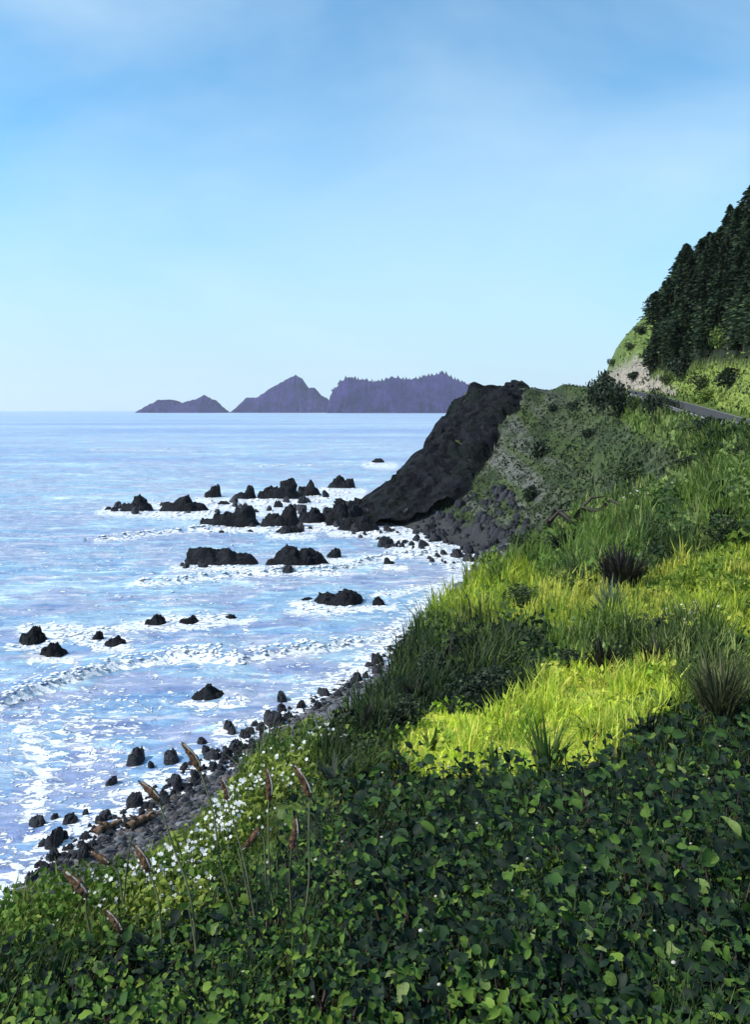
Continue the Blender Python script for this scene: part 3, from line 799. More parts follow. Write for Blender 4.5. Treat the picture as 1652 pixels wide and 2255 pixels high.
def pebbles():
    rng = np.random.default_rng(404); v, f = ico(); n = 5200
    t = rng.random(n); dx = 40 + 860 * t + rng.normal(0, 10, n); dy = 1960 - 560 * t + 60 * np.sin(t * 3.14) * (t < .75) + rng.normal(0, 26, n)
    P = cast(dx, dy); ok = ~np.isnan(P[:, 0]) & (P[:, 2] > -.15) & (P[:, 2] < 2.3) & (P[:, 1] > 25) & (P[:, 1] < 90); P = P[ok]; n = len(P)
    r = rng.lognormal(math.log(.085), .55, n).clip(.03, .32)
    S = v[None] * (1 + (rng.random((n, 12, 1)) - .5) * .5) * np.stack([r, r * rng.uniform(.7, 1, n), r * rng.uniform(.4, .75, n)], 1)[:, None]
    V = S + P[:, None]; F = (f[None] + (np.arange(n) * 12)[:, None, None]).reshape(-1, 3)
    c = np.array([(0.02, 0.02, 0.024), (0.045, 0.045, 0.05), (0.012, 0.012, 0.016), (0.11, 0.11, 0.115), (0.07, 0.06, 0.055)])[rng.integers(0, 5, n)] * rng.uniform(.7, 1.3, (n, 1))
    tag(link('pebbles', mesh('pebbles', V.reshape(-1, 3), F, M['pebble'], np.repeat(c, 12, 0))), 'dark pebbles and cobbles strewn over the grey shingle beach', 'pebbles', kind='stuff')
pebbles()
# driftwood on the beach
def tube(path, rad, ns=6, cap=True):
    P = np.array(path, float); n = len(P); rad = np.broadcast_to(np.asarray(rad, float), (n,))
    T = np.gradient(P, axis=0); T /= np.linalg.norm(T, axis=1)[:, None] + 1e-9
    up = np.array([0.31, 0.2, 0.93]); A = np.cross(T, up); A /= np.linalg.norm(A, axis=1)[:, None] + 1e-9
    B = np.cross(T, A)
    a = np.linspace(0, 2 * math.pi, ns, endpoint=False)
    V = P[:, None] + rad[:, None, None] * (np.cos(a)[None, :, None] * A[:, None] + np.sin(a)[None, :, None] * B[:, None])
    F = grid_faces(n, ns, True)
    return V.reshape(-1, 3), F
def join(parts):
    Vs, Fs, k = [], [], 0
    for V, F in parts:
        Vs.append(V); Fs.append(F + k); k += len(V)
    return np.concatenate(Vs), np.concatenate(Fs)
def log(d1, d2, wpx, label, fork=False):
    a, b = shore_pt(*d1), shore_pt(*d2)
    s = a[1] / FPX * K
    L = np.linalg.norm(b - a)
    ts = np.linspace(0, 1, 12)
    path = a[None] * (1 - ts[:, None]) + b[None] * ts[:, None]
    r = wpx * s * 0.5
    path[:, 2] += r * 0.7 + np.sin(ts * 5) * r * 0.4 + (np.array([vnoise(t * 4, a[0], 7) for t in ts]) - .5) * r
    root = empty('driftwood_log', tuple(a))
    V, F = tube(path - a, r * (1 - 0.55 * ts) * (0.85 + 0.3 * np.array([vnoise(t * 9, 1, 9) for t in ts])), 9)
    link('trunk', mesh('trunk', V, F, M['drift'], smooth=True), root)
    for q in range(3 if fork else 1):
        i = 3 + 3 * q
        bp = np.array([path[i], path[i] + np.array([0.2 * L * (0.6 if q % 2 else -0.4), -0.1 * L, 0.16 * L]), path[i] + np.array([0.34 * L * (0.6 if q % 2 else -0.5), -.12 * L, 0.22 * L])])
        V, F = tube(bp - a, [r * .5, r * .32, r * .1], 6)
        link('broken_branch', mesh('broken_branch', V, F, M['drift'], smooth=True), root)
    return tag(root, label, 'driftwood', 'driftwood on the shingle')
log((282, 1828), (356, 1790), 20, 'forked rust brown driftwood log, the larger one on the shingle', True)
log((212, 1838), (268, 1812), 22, 'short brown driftwood log, the smaller one nearer the left')

# ------------------------------------------------------------------ islands on the horizon
def island(name, prof, Y0, depth, label, seed, front=0.35):
    P = np.array(prof, float)
    xs = np.linspace(P[0, 0], P[-1, 0], max(60, int((P[-1, 0] - P[0, 0]) * 0.9)))
    top = np.interp(xs, P[:, 0], P[:, 1])
    u, v = ray(xs, top)
    zt = np.maximum(v * Y0 + EYE, 0.0) + (fbm(xs / 5.0, xs * 0 + seed, seed, 4) - 0.5) * 18
    ends = np.clip(np.minimum(np.arange(len(xs)), np.arange(len(xs))[::-1]) / 3.0, 0, 1)
    zt = zt * ends
    ts = np.linspace(-1, 1, 46)
    Xg = (u * Y0)[:, None] * np.ones(46)[None]
    Yg = Y0 + ts[None] * depth * (0.55 + 0.45 * ends[:, None])
    prf = np.where(ts < 0, 1 - np.abs(ts) ** 2.6, 1 - np.abs(ts) ** 2.2)[None]
    gul = fbm(Xg / 70, Yg / 160, seed + 5, 4) - 0.5
    Zg = zt[:, None] * np.clip(prf + gul * 3.0 * prf * (1 - prf), -0.1, 1.02) + (fbm(Xg / 22, Yg / 22, seed + 9, 3) - .5) * 30 * prf * (1 - prf) - 6
    Yg = Yg + gul * 120
    V = np.stack([Xg - Xg.mean(), Yg - Y0, Zg], -1).reshape(-1, 3)
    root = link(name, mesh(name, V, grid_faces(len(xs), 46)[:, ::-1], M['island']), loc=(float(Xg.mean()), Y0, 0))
    tag(root, label, 'island', 'islands on the horizon')
    return xs, zt, u * Y0
island('island', [(308, 903), (330, 890), (352, 877), (380, 878), (400, 885), (420, 880), (450, 868), (472, 877), (490, 893), (500, 904)], 5200, 160, 'low purple double humped island, the small one at the left', 11)
island('island', [(515, 904), (530, 890), (545, 874), (570, 872), (600, 850), (625, 837), (652, 823), (668, 834), (682, 853), (692, 850), (708, 868), (725, 877), (745, 885), (770, 903)], 5400, 260, 'peaked purple island sloping to a sharp summit, in the middle', 23)
ix, iz, iX = island('island', [(722, 900), (730, 868), (738, 852), (765, 828), (798, 833), (827, 838), (863, 829), (909, 833), (935, 827), (978, 821), (1007, 836), (1030, 846), (1060, 858), (1100, 890), (1130, 904)], 5000, 330,
       'long flat topped purple island with wooded rim, partly behind the cliff', 37)
# wood on the rim of the flat topped island, too far off to count
tv, tf = [], []
for k in range(130):
    i = int(random.uniform(3, len(ix) * 0.75))
    h = random.choice((4, 7, 10, 18)) * random.uniform(.6, 1.2) + 8; r = h * random.uniform(.3, .7)
    if random.random() < 0.35: continue
    c = np.array([iX[i] + random.uniform(-6, 6), 5000 + random.uniform(-30, 10), iz[i] - 10])
    a = np.linspace(0, 2 * math.pi, 5, endpoint=False)
    ring = c + np.stack([np.cos(a) * r, np.sin(a) * r, a * 0], -1)
    k0 = sum(len(q) for q in tv)
    tv.append(np.concatenate([ring, [c + np.array([0, 0, h])]]))
    tf += [(k0 + q, k0 + (q + 1) % 5, k0 + 5) for q in range(5)]
tag(link('far_wood', mesh('far_wood', np.concatenate(tv), np.array(tf), M['island'])), 'thin far wood along the top of the flat island', 'wood', kind='stuff')
def far_ridge():
    xs = np.linspace(985, 1700, 120); Y0 = 8200
    top = np.interp(xs, [985, 1010, 1040, 1080, 1200, 1320, 1700], [868, 848, 840, 850, 880, 890, 890])
    u, v = ray(xs, top)
    z = v * Y0 + EYE + (fbm(xs / 9, xs * 0, 5, 3) - .5) * 22
    ts = np.linspace(-1, 1, 12)
    X = (u * Y0)[:, None] * np.ones(12); Yg = Y0 + ts[None] * 700 * np.ones((120, 1)); Z = z[:, None] * (1 - np.abs(ts[None]) ** 2) - 5
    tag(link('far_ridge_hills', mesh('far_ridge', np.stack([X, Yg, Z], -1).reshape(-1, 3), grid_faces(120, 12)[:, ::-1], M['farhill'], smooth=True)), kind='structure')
far_ridge()

build_sea()
# foam is built once every dab is known
def build_foam():
    v, f = ico()
    A = np.array([[q if q is not None else 0 for q in r] for r in FOAM], float)
    A[:, 2] = sea_h(A[:, 0], A[:, 1])
    n = len(A)
    S = v[None] * (1 + (RNG.random((n, 12, 1)) - .5) * 0.9)
    S = S * A[:, None, 3:6]
    c, s = np.cos(A[:, 6])[:, None], np.sin(A[:, 6])[:, None]
    X = S[..., 0] * c - S[..., 1] * s + A[:, None, 0]; Y = S[..., 0] * s + S[..., 1] * c + A[:, None, 1]; Z = S[..., 2] + A[:, None, 2] + 0.02
    F = (f[None] + (np.arange(n) * 12)[:, None, None]).reshape(-1, 3)
    tag(link('sea_foam', mesh('sea_foam', np.stack([X, Y, Z], -1).reshape(-1, 3), F, M['foam'], smooth=True)), 'white foam of breakers and broken crests on the blue water', 'foam', kind='stuff')
build_foam()

# ------------------------------------------------------------------ road and guard rail
def build_road():
    from_i = np.linspace(0, len(ROAD) - 1.001, 160)
    i = np.floor(from_i).astype(int); f = (from_i - i)[:, None]
    # smooth the line a little
    P = ROAD[i] * (1 - f) + ROAD[i + 1] * f
    for _ in range(12): P[1:-1] = (P[:-2] + 2 * P[1:-1] + P[2:]) / 4
    T = np.gradient(P[:, :2], axis=0); T /= np.linalg.norm(T, axis=1)[:, None]
    N = np.stack([-T[:, 1], T[:, 0]], 1)          # left = sea side
    def strip(o1, o2, dz):
        V = np.concatenate([np.c_[P[:, :2] + N * o1, P[:, 2] + dz], np.c_[P[:, :2] + N * o2, P[:, 2] + dz]])
        n = len(P); k = np.arange(n - 1)
        return V, np.stack([k + n, k + n + 1, k + 1, k], -1)[:, ::-1]
    V, F = strip(2.7, -2.4, 0.05)
    tag(link('road', mesh('road', V, F, M['asphalt'])), kind='structure')
    for o in (2.45, -2.2):
        V, F = strip(o + 0.06, o - 0.06, 0.056)
        tag(link('road_marking', mesh('road_marking', V, F, M['paint'])), kind='structure')
    sel = [k for k in range(len(P)) if 44 < P[k, 1] < 128]
    Q = P[sel]; NQ = N[sel]
    root = empty('guard_rail', tuple(Q[0]))
    base = np.c_[Q[:, :2] + NQ * 3.1, Q[:, 2]] - Q[0]
    prof = [(0.0, 0.42), (0.06, 0.46), (0.06, 0.55), (0.0, 0.60), (0.06, 0.65), (0.06, 0.74), (0.0, 0.78), (-0.02, 0.78), (-0.02, 0.42)]
    rows = np.stack([np.c_[base[:, :2] + NQ * a, base[:, 2] + b] for a, b in prof], 1)
    link('rail', mesh('rail', rows.reshape(-1, 3), grid_faces(len(Q), len(prof), True), M['steel']), root)
    bx = np.array([(x, y, z) for z in (-0.5, 0.86) for x, y in ((-.1, -.1), (.1, -.1), (.1, .1), (-.1, .1))])
    bf = np.array([(0, 1, 5, 4), (1, 2, 6, 5), (2, 3, 7, 6), (3, 0, 4, 7), (4, 5, 6, 7)])
    pm = mesh('post', bx, bf, M['post'])
    d = np.concatenate([[0], np.cumsum(np.linalg.norm(np.diff(base, axis=0), axis=1))])
    for s in np.arange(0.5, d[-1], 2.6):
        p = [np.interp(s, d, base[:, q]) for q in range(3)]; nn = [np.interp(s, d, NQ[:, q]) for q in range(2)]
        link('post', pm, root, loc=(p[0] - nn[0] * .14, p[1] - nn[1] * .14, p[2]))
    tag(root, 'grey guard rail on dark posts along the road on the right', 'guard rail')
build_road()

# ------------------------------------------------------------------ trees and bushes
def leaf_quads(C, D, W, L, cols, rng, n_up=0.5):
    """leaf cards: centres C (n,3), directions D (n,3) unit, widths W, lengths L -> kite shaped leaves"""
    n = len(C)
    R = rng.normal(size=(n, 3)); S = np.cross(D, R); S /= np.linalg.norm(S, axis=1)[:, None] + 1e-9
    Nn = np.cross(S, D)
    a = C - D * L[:, None] * .5; b = C + D * L[:, None] * .5
    l = C + S * W[:, None] * .5 + Nn * W[:, None] * .12 - D * L[:, None] * .05; r = C - S * W[:, None] * .5 + Nn * W[:, None] * .12 - D * L[:, None] * .05
    V = np.stack([a, r, b, l], 1).reshape(-1, 3)
    F = np.arange(4 * n).reshape(n, 4)
    return V, F, np.repeat(cols, 4, 0)

def conifer_meshes(seed):
    rng = np.random.default_rng(seed)
    H = 1.0
    C, D, W, L, K_ = [], [], [], [], []
    lean = rng.normal(0, .05)
    fat = rng.uniform(1.0, 1.9)
    for k in range(900):
        t = rng.random() ** 0.8
        z = 0.08 + 0.92 * t
        rad = (0.25 * fat * (1 - t) ** 0.7 + 0.02) * rng.uniform(.75, 1.25) * (0.75 + 0.5 * vnoise(t * 9, seed, seed))
        a = rng.uniform(0, 2 * math.pi); q = rng.uniform(.35, 1.0)
        d = np.array([math.cos(a), math.sin(a), rng.uniform(-.5, .15)]); d /= np.linalg.norm(d)
        C.append((math.cos(a) * rad * q + lean * t, math.sin(a) * rad * q, z - 0.05 * q)); D.append(d)
        L.append(rng.uniform(.06, .12)); W.append(rng.uniform(.03, .06))
        c = np.array((0.018, 0.030, 0.016)) * rng.uniform(.6, 1.6)
        if rng.random() < 0.22: c = np.array((0.045, 0.072, 0.026)) * rng.uniform(.7, 1.3)
        c = c * (0.8 + 0.25 * (seed % 4))
        K_.append(c)
    V, F, cc = leaf_quads(np.array(C), np.array(D), np.array(W), np.array(L), np.array(K_), rng)
    crown = mesh('crown', V, F, M['conifer'], cc)
    V, F = tube([(0, 0, -.12), (lean * .4, 0, .4), (lean, 0, .97)], [.028, .018, .004], 6)
    return crown, mesh('trunk', V, F, M['bark'])
CON = [conifer_meshes(60 + k) for k in range(8)]
def conifer(p, h, label, group):
    r = empty('conifer', tuple(p), random.uniform(0, 6.28))
    s = h; w = h * random.uniform(.85, 1.25)
    c, t = random.choice(CON)
    link('trunk', t, r, scale=(w, w, s)); link('crown', c, r, scale=(w, w, s))
    tag(r, label, 'conifer', group)
def scatter_poly(poly, n, seed):
    rng = np.random.default_rng(seed); P = np.array(poly); out = []
    while len(out) < n:
        q = rng.uniform(P.min(0), P.max(0), (n * 3, 2))
        out += list(q[inside(q[:, 0], q[:, 1], poly)])
    return np.array(out[:n])
fp = [(1412, 835), (1432, 760), (1455, 690), (1560, 582), (1652, 484), (1700, 440), (1712, 440), (1712, 765), (1652, 775), (1540, 800)]
pts = scatter_poly(fp, 215, 5)
# a row along the skyline as well
sk = np.linspace(0, 1, 26)
pts = np.concatenate([pts, np.c_[1448 + sk * 225, 690 - sk * 236 + np.random.default_rng(2).uniform(4, 26, 26)]])
cp = cast(pts[:, 0], pts[:, 1])
for p in cp:
    if np.isnan(p[0]) or p[1] > 240 or p[1] < 75: continue
    ax, ay = to_disp(p[0], p[1], p[2])
    lab = ('dark conifer on the skyline at the top of the wooded hill' if ay < 690 - 1.15 * (ax - 1440) and ay < 560 else 'dark conifer on the skyline halfway down the wooded hill' if ay < 690 - 1.1 * (ax - 1440)
           else 'dark conifer at the foot of the wooded hill above the road' if ay > 740 else 'dark conifer at the left flank of the wooded hill above the tan bank' if ax < 1520
           else 'dark conifer beyond the right edge of the wooded hill' if ax > 1660 else 'dark conifer in the middle of the wooded hill' if ay > 600 else 'dark conifer high up inside the wooded hill')
    conifer(p, random.choice((2.6, 3.4, 4.2, 5.0, 5.8, 7.0)) * random.uniform(.85, 1.15), lab, 'conifers on the steep hill')
p = G1(1437, 706)
if p is not None:
    conifer(p, 5.2, 'lone small conifer at the lower left edge of the hill wood', None)

def bush_mesh(name, seed, nl, lw, pal, squash=0.8, lobes=6):
    rng = np.random.default_rng(seed)
    lc = [(rng.uniform(-.32, .32), rng.uniform(-.32, .32), rng.uniform(.25, .62) * squash, rng.uniform(.22, .38)) for _ in range(lobes)]
    C, D, Wd, Ln, Kc = [], [], [], [], []
    for k in range(nl):
        cx, cy, cz, r = lc[rng.integers(lobes)]
        d = rng.normal(size=3); d /= np.linalg.norm(d); q = r * rng.uniform(.55, 1.08)
        C.append((cx + d[0] * q, cy + d[1] * q, max(0.0, cz + d[2] * q * .9)))
        d2 = d + rng.normal(size=3) * .8; D.append(d2 / np.linalg.norm(d2))
        s = rng.uniform(.7, 1.4) * lw; Wd.append(s * .75); Ln.append(s)
        Kc.append(np.array(pal[rng.integers(len(pal))]) * rng.uniform(.7, 1.3))
    V, F, cc = leaf_quads(np.array(C), np.array(D), np.array(Wd), np.array(Ln), np.array(Kc), rng)
    fol = mesh('foliage', V, F, M['bush'], cc)
    parts = []
    for k in range(lobes):
        cx, cy, cz, r = lc[k]
        parts.append(tube([(0, 0, -.15), (cx * .5, cy * .5, cz * .5), (cx, cy, cz)], [.03, .02, .008], 5))
    V, F = join(parts)
    return fol, mesh('stems', V, F, M['bark'])
DK = [(0.012, 0.02, 0.013), (0.02, 0.032, 0.018), (0.03, 0.045, 0.02), (0.05, 0.075, 0.035)]
GR = [(0.03, 0.05, 0.018), (0.05, 0.08, 0.022), (0.09, 0.13, 0.03), (0.02, 0.03, 0.015)]
BUSH = {'dk': [bush_mesh('b', 80 + k, 900, .075, DK) for k in range(3)], 'gr': [bush_mesh('b', 90 + k, 900, .075, GR) for k in range(3)],
        'lt': [bush_mesh('b', 95 + k, 700, .10, [(0.10, 0.17, 0.03), (0.16, 0.23, 0.04), (0.06, 0.11, 0.025), (0.22, 0.27, 0.05)]) for k in range(2)],
        'far': [bush_mesh('b', 84 + k, 420, .13, DK) for k in range(3)]}
def bush(dx, dy, wpx, hpx, kind, label, group=None):
    p = G1(dx, dy)
    if p is None: return
    s = p[1] / FPX * K
    r = empty('bush', tuple(p), random.uniform(0, 6.28))
    f, st = random.choice(BUSH[kind])
    sc = (wpx * s * 0.85, wpx * s * 0.85, hpx * s * 1.05)
    link('stems', st, r, scale=sc); link('foliage', f, r, scale=sc)
    tag(r, label, 'bush', group)
bush(1318, 905, 100, 112, 'dk', 'big dark round bush on the skyline where the hill begins')
bush(1368, 912, 100, 96, 'dk', 'big dark bush right of the skyline bush, below the tan bank')
bush(1335, 850, 46, 40, 'dk', 'small dark bush peeping over the two big ones')
bush(1442, 918, 84, 80, 'dk', 'dark bush at the far end of the guard rail')
bush(1480, 905, 40, 42, 'dk', 'small dark bush touching the far end of the guard rail')
bush(1400, 908, 44, 50, 'gr', 'greener bush between the big dark bushes and the rail end')
bush(1560, 952, 84, 54, 'dk', 'dark bush growing in front of the middle of the guard rail')
bush(1640, 1008, 90, 44, 'dk', 'low dark bush at the right edge below the guard rail')
bush(1185, 1010, 52, 64, 'far', 'dark pointed bush alone on the grey green headland flank')
bush(1168, 1100, 44, 44, 'far', 'small dark bush low on the headland flank, near the cove')
bush(1215, 905, 30, 26, 'far', 'little dark bush high on the headland flank, left')
bush(1260, 900, 28, 26, 'far', 'little dark bush high on the headland flank, right')
bush(1300, 960, 50, 24, 'far', 'low spreading dark bush in the middle of the headland flank')
bush(1545, 855, 84, 52, 'gr', 'green bush on the bank just above the road')
bush(1610, 850, 84, 54, 'far', 'dark bush at right under the conifers above the road')
bush(1500, 830, 70, 60, 'far', 'dark scrub at the lower edge of the hill wood')
bush(1352, 805, 30, 22, 'gr', 'low green bush on the grassy edge of the hill, lowest of three')
bush(1385, 770, 34, 22, 'gr', 'low green bush on the grassy edge of the hill, middle of three')
bush(1412, 735, 30, 26, 'far', 'dark bush on the grassy edge of the hill, highest of three')
bush(1395, 835, 36, 24, 'far', 'dark scrub growing out of the tan bank')
bush(1440, 815, 44, 40, 'far', 'dark scrub right of the tan bank under the trees')
bush(1470, 845, 40, 30, 'gr', 'green scrub at the foot of the tan bank by the road')
bush(1585, 765, 50, 70, 'lt', 'bright yellow green bush standing out before the dark conifers')
bush(1560, 880, 60, 36, 'lt', 'bright yellow green bush on the bank just behind the guard rail')
bush(1245, 1215, 100, 46, 'gr', 'dark green bush on the bluff edge above the cove')
bush(1165, 1215, 90, 54, 'gr', 'leafy dark bush at the very edge of the bluff by the cove')
bush(1150, 1330, 110, 56, 'gr', 'mid green bush on the lime slope near the bluff edge')
bush(1480, 1190, 110, 60, 'gr', 'mid green bush on the slope behind the dark grass tussock')
bush(1600, 1200, 110, 90, 'gr', 'mid green bush at the right edge of the slope')
bush(1380, 1060, 90, 44, 'gr', 'green bush half way along the slope below the flank')
bush(1520, 1030, 90, 40, 'dk', 'dark bush on the slope under the guard rail')
bush(960, 1500, 120, 84, 'dk', 'dark bush hanging over the bluff edge')
bush(1060, 1540, 150, 96, 'dk', 'dark rounded bush bordering the yellow grass on its left')
bush(1130, 1490, 120, 84, 'gr', 'mixed green bush behind the yellow grass')
bush(1010, 1440, 110, 76, 'dk', 'dark bush in the band of dark scrub, farther one')
bush(880, 1600, 120, 90, 'dk', 'dark bush on the slope left of the yellow grass')
bush(820, 1680, 110, 80, 'gr', 'dull green bush left of the yellow grass, near the bed of leaves')
bush(60, 2080, 130, 80, 'lt', 'bright green leafy bush at the far left edge')
bush(150, 2100, 130, 70, 'lt', 'bright green low bush under the leftmost seed head')
bush(1280, 1465, 110, 60, 'dk', 'low dark bush behind the right half of the yellow grass')

# ------------------------------------------------------------------ grass
PAL = {
 'grass': [(0.11, 0.175, 0.03), (0.16, 0.23, 0.04), (0.07, 0.12, 0.026), (0.24, 0.28, 0.08), (0.055, 0.09, 0.024)],
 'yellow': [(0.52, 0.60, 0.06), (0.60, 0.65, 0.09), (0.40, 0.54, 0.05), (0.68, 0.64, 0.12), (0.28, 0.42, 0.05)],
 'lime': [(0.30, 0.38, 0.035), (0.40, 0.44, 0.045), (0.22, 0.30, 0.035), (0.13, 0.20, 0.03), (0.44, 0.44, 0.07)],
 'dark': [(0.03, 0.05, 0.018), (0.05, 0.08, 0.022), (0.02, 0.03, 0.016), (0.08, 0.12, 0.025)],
 'bed': [(0.03, 0.05, 0.018), (0.05, 0.09, 0.022), (0.08, 0.13, 0.03)],
 'flower': [(0.10, 0.16, 0.025), (0.16, 0.22, 0.035), (0.06, 0.10, 0.022), (0.22, 0.26, 0.05)],
 'flank': [(0.05, 0.078, 0.028), (0.085, 0.11, 0.045), (0.028, 0.045, 0.02), (0.12, 0.14, 0.06)],
 'hillgrass': [(0.10, 0.16, 0.04), (0.15, 0.20, 0.05)], 'slopegrass': [(0.16, 0.23, 0.05), (0.22, 0.26, 0.07), (0.10, 0.14, 0.03)],
 'tan': [(0.12, 0.13, 0.06)], 'forest': [(0.02, 0.03, 0.015)],
}
def blades(B, H, Wd, az, bend, cols, tipk=1.15):
    """B base (n,3); five vertex curved blades"""
    n = len(B)
    d = np.stack([np.cos(az), np.sin(az), np.zeros(n)], 1); s = np.stack([-np.sin(az), np.cos(az), np.zeros(n)], 1)
    up = np.array([0, 0, 1.0])
    m = B + up * (H * .55)[:, None] + d * (H * bend * .3)[:, None]
    t = B + up * (H * (1 - .25 * bend))[:, None] + d * (H * bend)[:, None]
    w = (Wd * .5)[:, None]
    V = np.stack([B - s * w, B + s * w, m - s * w * .8, m + s * w * .8, t], 1).reshape(-1, 3)
    k = (np.arange(n) * 5)[:, None]
    F = np.concatenate([k + np.array([[0, 1, 3]]), k + np.array([[0, 3, 2]]), k + np.array([[2, 3, 4]])])
    c = np.repeat(cols, 5, 0).reshape(n, 5, 3)
    return V, F, c.reshape(-1, 3)

def grow_grass():
    rng = np.random.default_rng(77)
    N = 60000
    dx = rng.uniform(-500, 2150, N); dy = rng.uniform(790, 2500, N)
    P = cast(dx, dy)
    ok = ~np.isnan(P[:, 0]) & (P[:, 2] > 2.0)
    P = P[ok]; Z = zones(P[:, 0], P[:, 1], P[:, 2])
    keep = np.ones(len(P), bool)
    r = rng.random(len(P))
    keep &= ~((Z == 'flank') & (r > 0.75)); keep &= ~((Z == 'tan') & (r > 0.12)); keep &= ~((Z == 'forest')); keep &= ~((Z == 'bed') & (r > 0.35))
    dR, *_ = poly_dist(P[:, 0], P[:, 1], ROAD); keep &= dR > 3.2
    cx, cy = to_disp(P[:, 0], P[:, 1], P[:, 2])
    keep &= ~inside(cx, cy, [(700, 1165), (860, 1000), (1000, 830), (1165, 830), (1110, 950), (1010, 1085), (985, 1160)])
    P, Z = P[keep], Z[keep]
    n = len(P)
    per = 5
    B = np.repeat(P, per, 0); Zr = np.repeat(Z, per)
    D = np.maximum(np.hypot(B[:, 0], B[:, 1]), 1.8)
    m = len(B)
    px = D / FPX                                   # metres per pixel here
    spread = np.clip(px * 3.2, 0.03, 1.0)
    B[:, 0] += rng.normal(0, 1, m) * spread; B[:, 1] += rng.normal(0, 1, m) * spread
    B[:, 2] = lookup(B[:, 0], B[:, 1]) - 0.02
    hs = {'yellow': .85, 'lime': .85, 'dark': 1.0, 'grass': 1.0, 'flower': .5, 'bed': .6, 'flank': .5, 'hillgrass': .5, 'slopegrass': .26, 'tan': .3, 'forest': .5}
    hk = np.array([hs[z] for z in Zr])
    H = np.clip(px * 22, 0.16, 0.62) * hk * rng.uniform(.5, 1.35, m)
    cl = fbm(B[:, 0] / (0.12 + D * .035), B[:, 1] / (0.12 + D * .035), 95, 3)
    H *= 0.45 + 1.15 * sstep(.3, .7, cl)
    W = np.clip(px * 1.5, 0.006, 0.16) * rng.uniform(.7, 1.5, m)
    cols = np.zeros((m, 3))
    for z in np.unique(Zr.astype(str)):
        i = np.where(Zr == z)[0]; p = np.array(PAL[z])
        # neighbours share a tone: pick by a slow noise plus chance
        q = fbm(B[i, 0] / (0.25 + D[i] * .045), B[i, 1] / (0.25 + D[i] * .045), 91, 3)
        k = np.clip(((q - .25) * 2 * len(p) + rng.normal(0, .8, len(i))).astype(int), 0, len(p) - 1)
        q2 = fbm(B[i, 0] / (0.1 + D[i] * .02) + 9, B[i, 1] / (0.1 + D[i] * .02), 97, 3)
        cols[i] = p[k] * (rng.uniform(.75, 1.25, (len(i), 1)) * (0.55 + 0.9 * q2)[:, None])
    V, F, c = blades(B, H, W, rng.uniform(0, 6.283, m), rng.uniform(.1, .7, m), cols)
    tag(link('grass', mesh('grass', V, F, M['blade'], c)), 'green and yellow grass covering the bluff and slopes', 'grass', kind='stuff')
grow_grass()

def grow_herbs():
    """broad leaved weeds in drifts through the grass"""
    rng = np.random.default_rng(177)
    N = 34000
    dx = rng.uniform(-300, 2000, N); dy = rng.uniform(640, 2150, N)
    P = cast(dx, dy); P = P[~np.isnan(P[:, 0]) & (P[:, 2] > 2.5)]
    Z = zones(P[:, 0], P[:, 1], P[:, 2]); D = np.hypot(P[:, 0], P[:, 1])
    c1 = fbm(P[:, 0] / (0.15 + D * .03), P[:, 1] / (0.15 + D * .03), 197, 3)
    want = {'grass': .53, 'dark': .42, 'lime': .58, 'yellow': .58, 'flower': .4, 'bed': .75, 'flank': .44, 'hillgrass': .42, 'slopegrass': .42, 'tan': .62}
    keep = np.array([c > want.get(z, 2) for c, z in zip(c1, Z)])
    dR, *_ = poly_dist(P[:, 0], P[:, 1], ROAD); keep &= dR > 3.2
    P, Z, D, c1 = P[keep], Z[keep], D[keep], c1[keep]
    n = len(P); per = 4
    B = np.repeat(P, per, 0); Dr = np.repeat(D, per); px = Dr / FPX; m = len(B)
    B[:, :2] += rng.normal(0, 1, (m, 2)) * np.clip(px * 4, .03, .8)[:, None]
    B[:, 2] = lookup(B[:, 0], B[:, 1]) + np.clip(px * 16, .1, .7) * rng.uniform(.2, 1.15, m) * np.where(np.isin(np.repeat(Z, per).astype(str), ['flank', 'hillgrass', 'slopegrass', 'tan']), .35, 1)
    d = rng.normal(size=(m, 3)) + np.array([0, 0, .5]); d /= np.linalg.norm(d, axis=1)[:, None]
    pal = {k: np.array(v) for k, v in {'grass': [(.10, .17, .03), (.04, .075, .02), (.02, .035, .016), (.15, .21, .06)], 'dark': [(.015, .025, .013), (.03, .05, .018), (.07, .12, .02)],
        'lime': [(.05, .08, .02), (.12, .18, .025), (.25, .29, .04)], 'yellow': [(.22, .34, .03), (.42, .50, .05), (.12, .20, .03), (.5, .52, .08)], 'flower': [(.10, .17, .025), (.06, .10, .02), (.20, .25, .04)],
        'bed': [(.08, .14, .02)], 'hillgrass': [(.10, .16, .035), (.06, .10, .025), (.15, .19, .05)], 'slopegrass': [(.14, .21, .04), (.07, .12, .025), (.20, .24, .06), (.03, .045, .02)], 'tan': [(.09, .11, .04), (.05, .06, .03)], 'flank': [(.03, .045, .02), (.06, .08, .035)]}.items()}
    tone = _hash(np.floor(P[:, 0] / (0.2 + D * .03)), np.floor(P[:, 1] / (0.2 + D * .03)), 5)
    cols = np.array([pal[z][min(int(t * len(pal[z])), len(pal[z]) - 1)] for z, t in zip(Z, tone)])
    cols = np.repeat(cols, per, 0) * rng.uniform(.7, 1.35, (m, 1))
    V, F, c = leaf_quads(B, d, np.clip(px * 4.5, .02, .35) * rng.uniform(.6, 1.3, m), np.clip(px * 7, .03, .5) * rng.uniform(.6, 1.3, m), cols, rng)
    tag(link('ground_cover', mesh('ground_cover', V, F, M['leafattr'], c)), 'broad leaved weeds scattered through the grass of the bluff', 'weeds', kind='stuff')
grow_herbs()

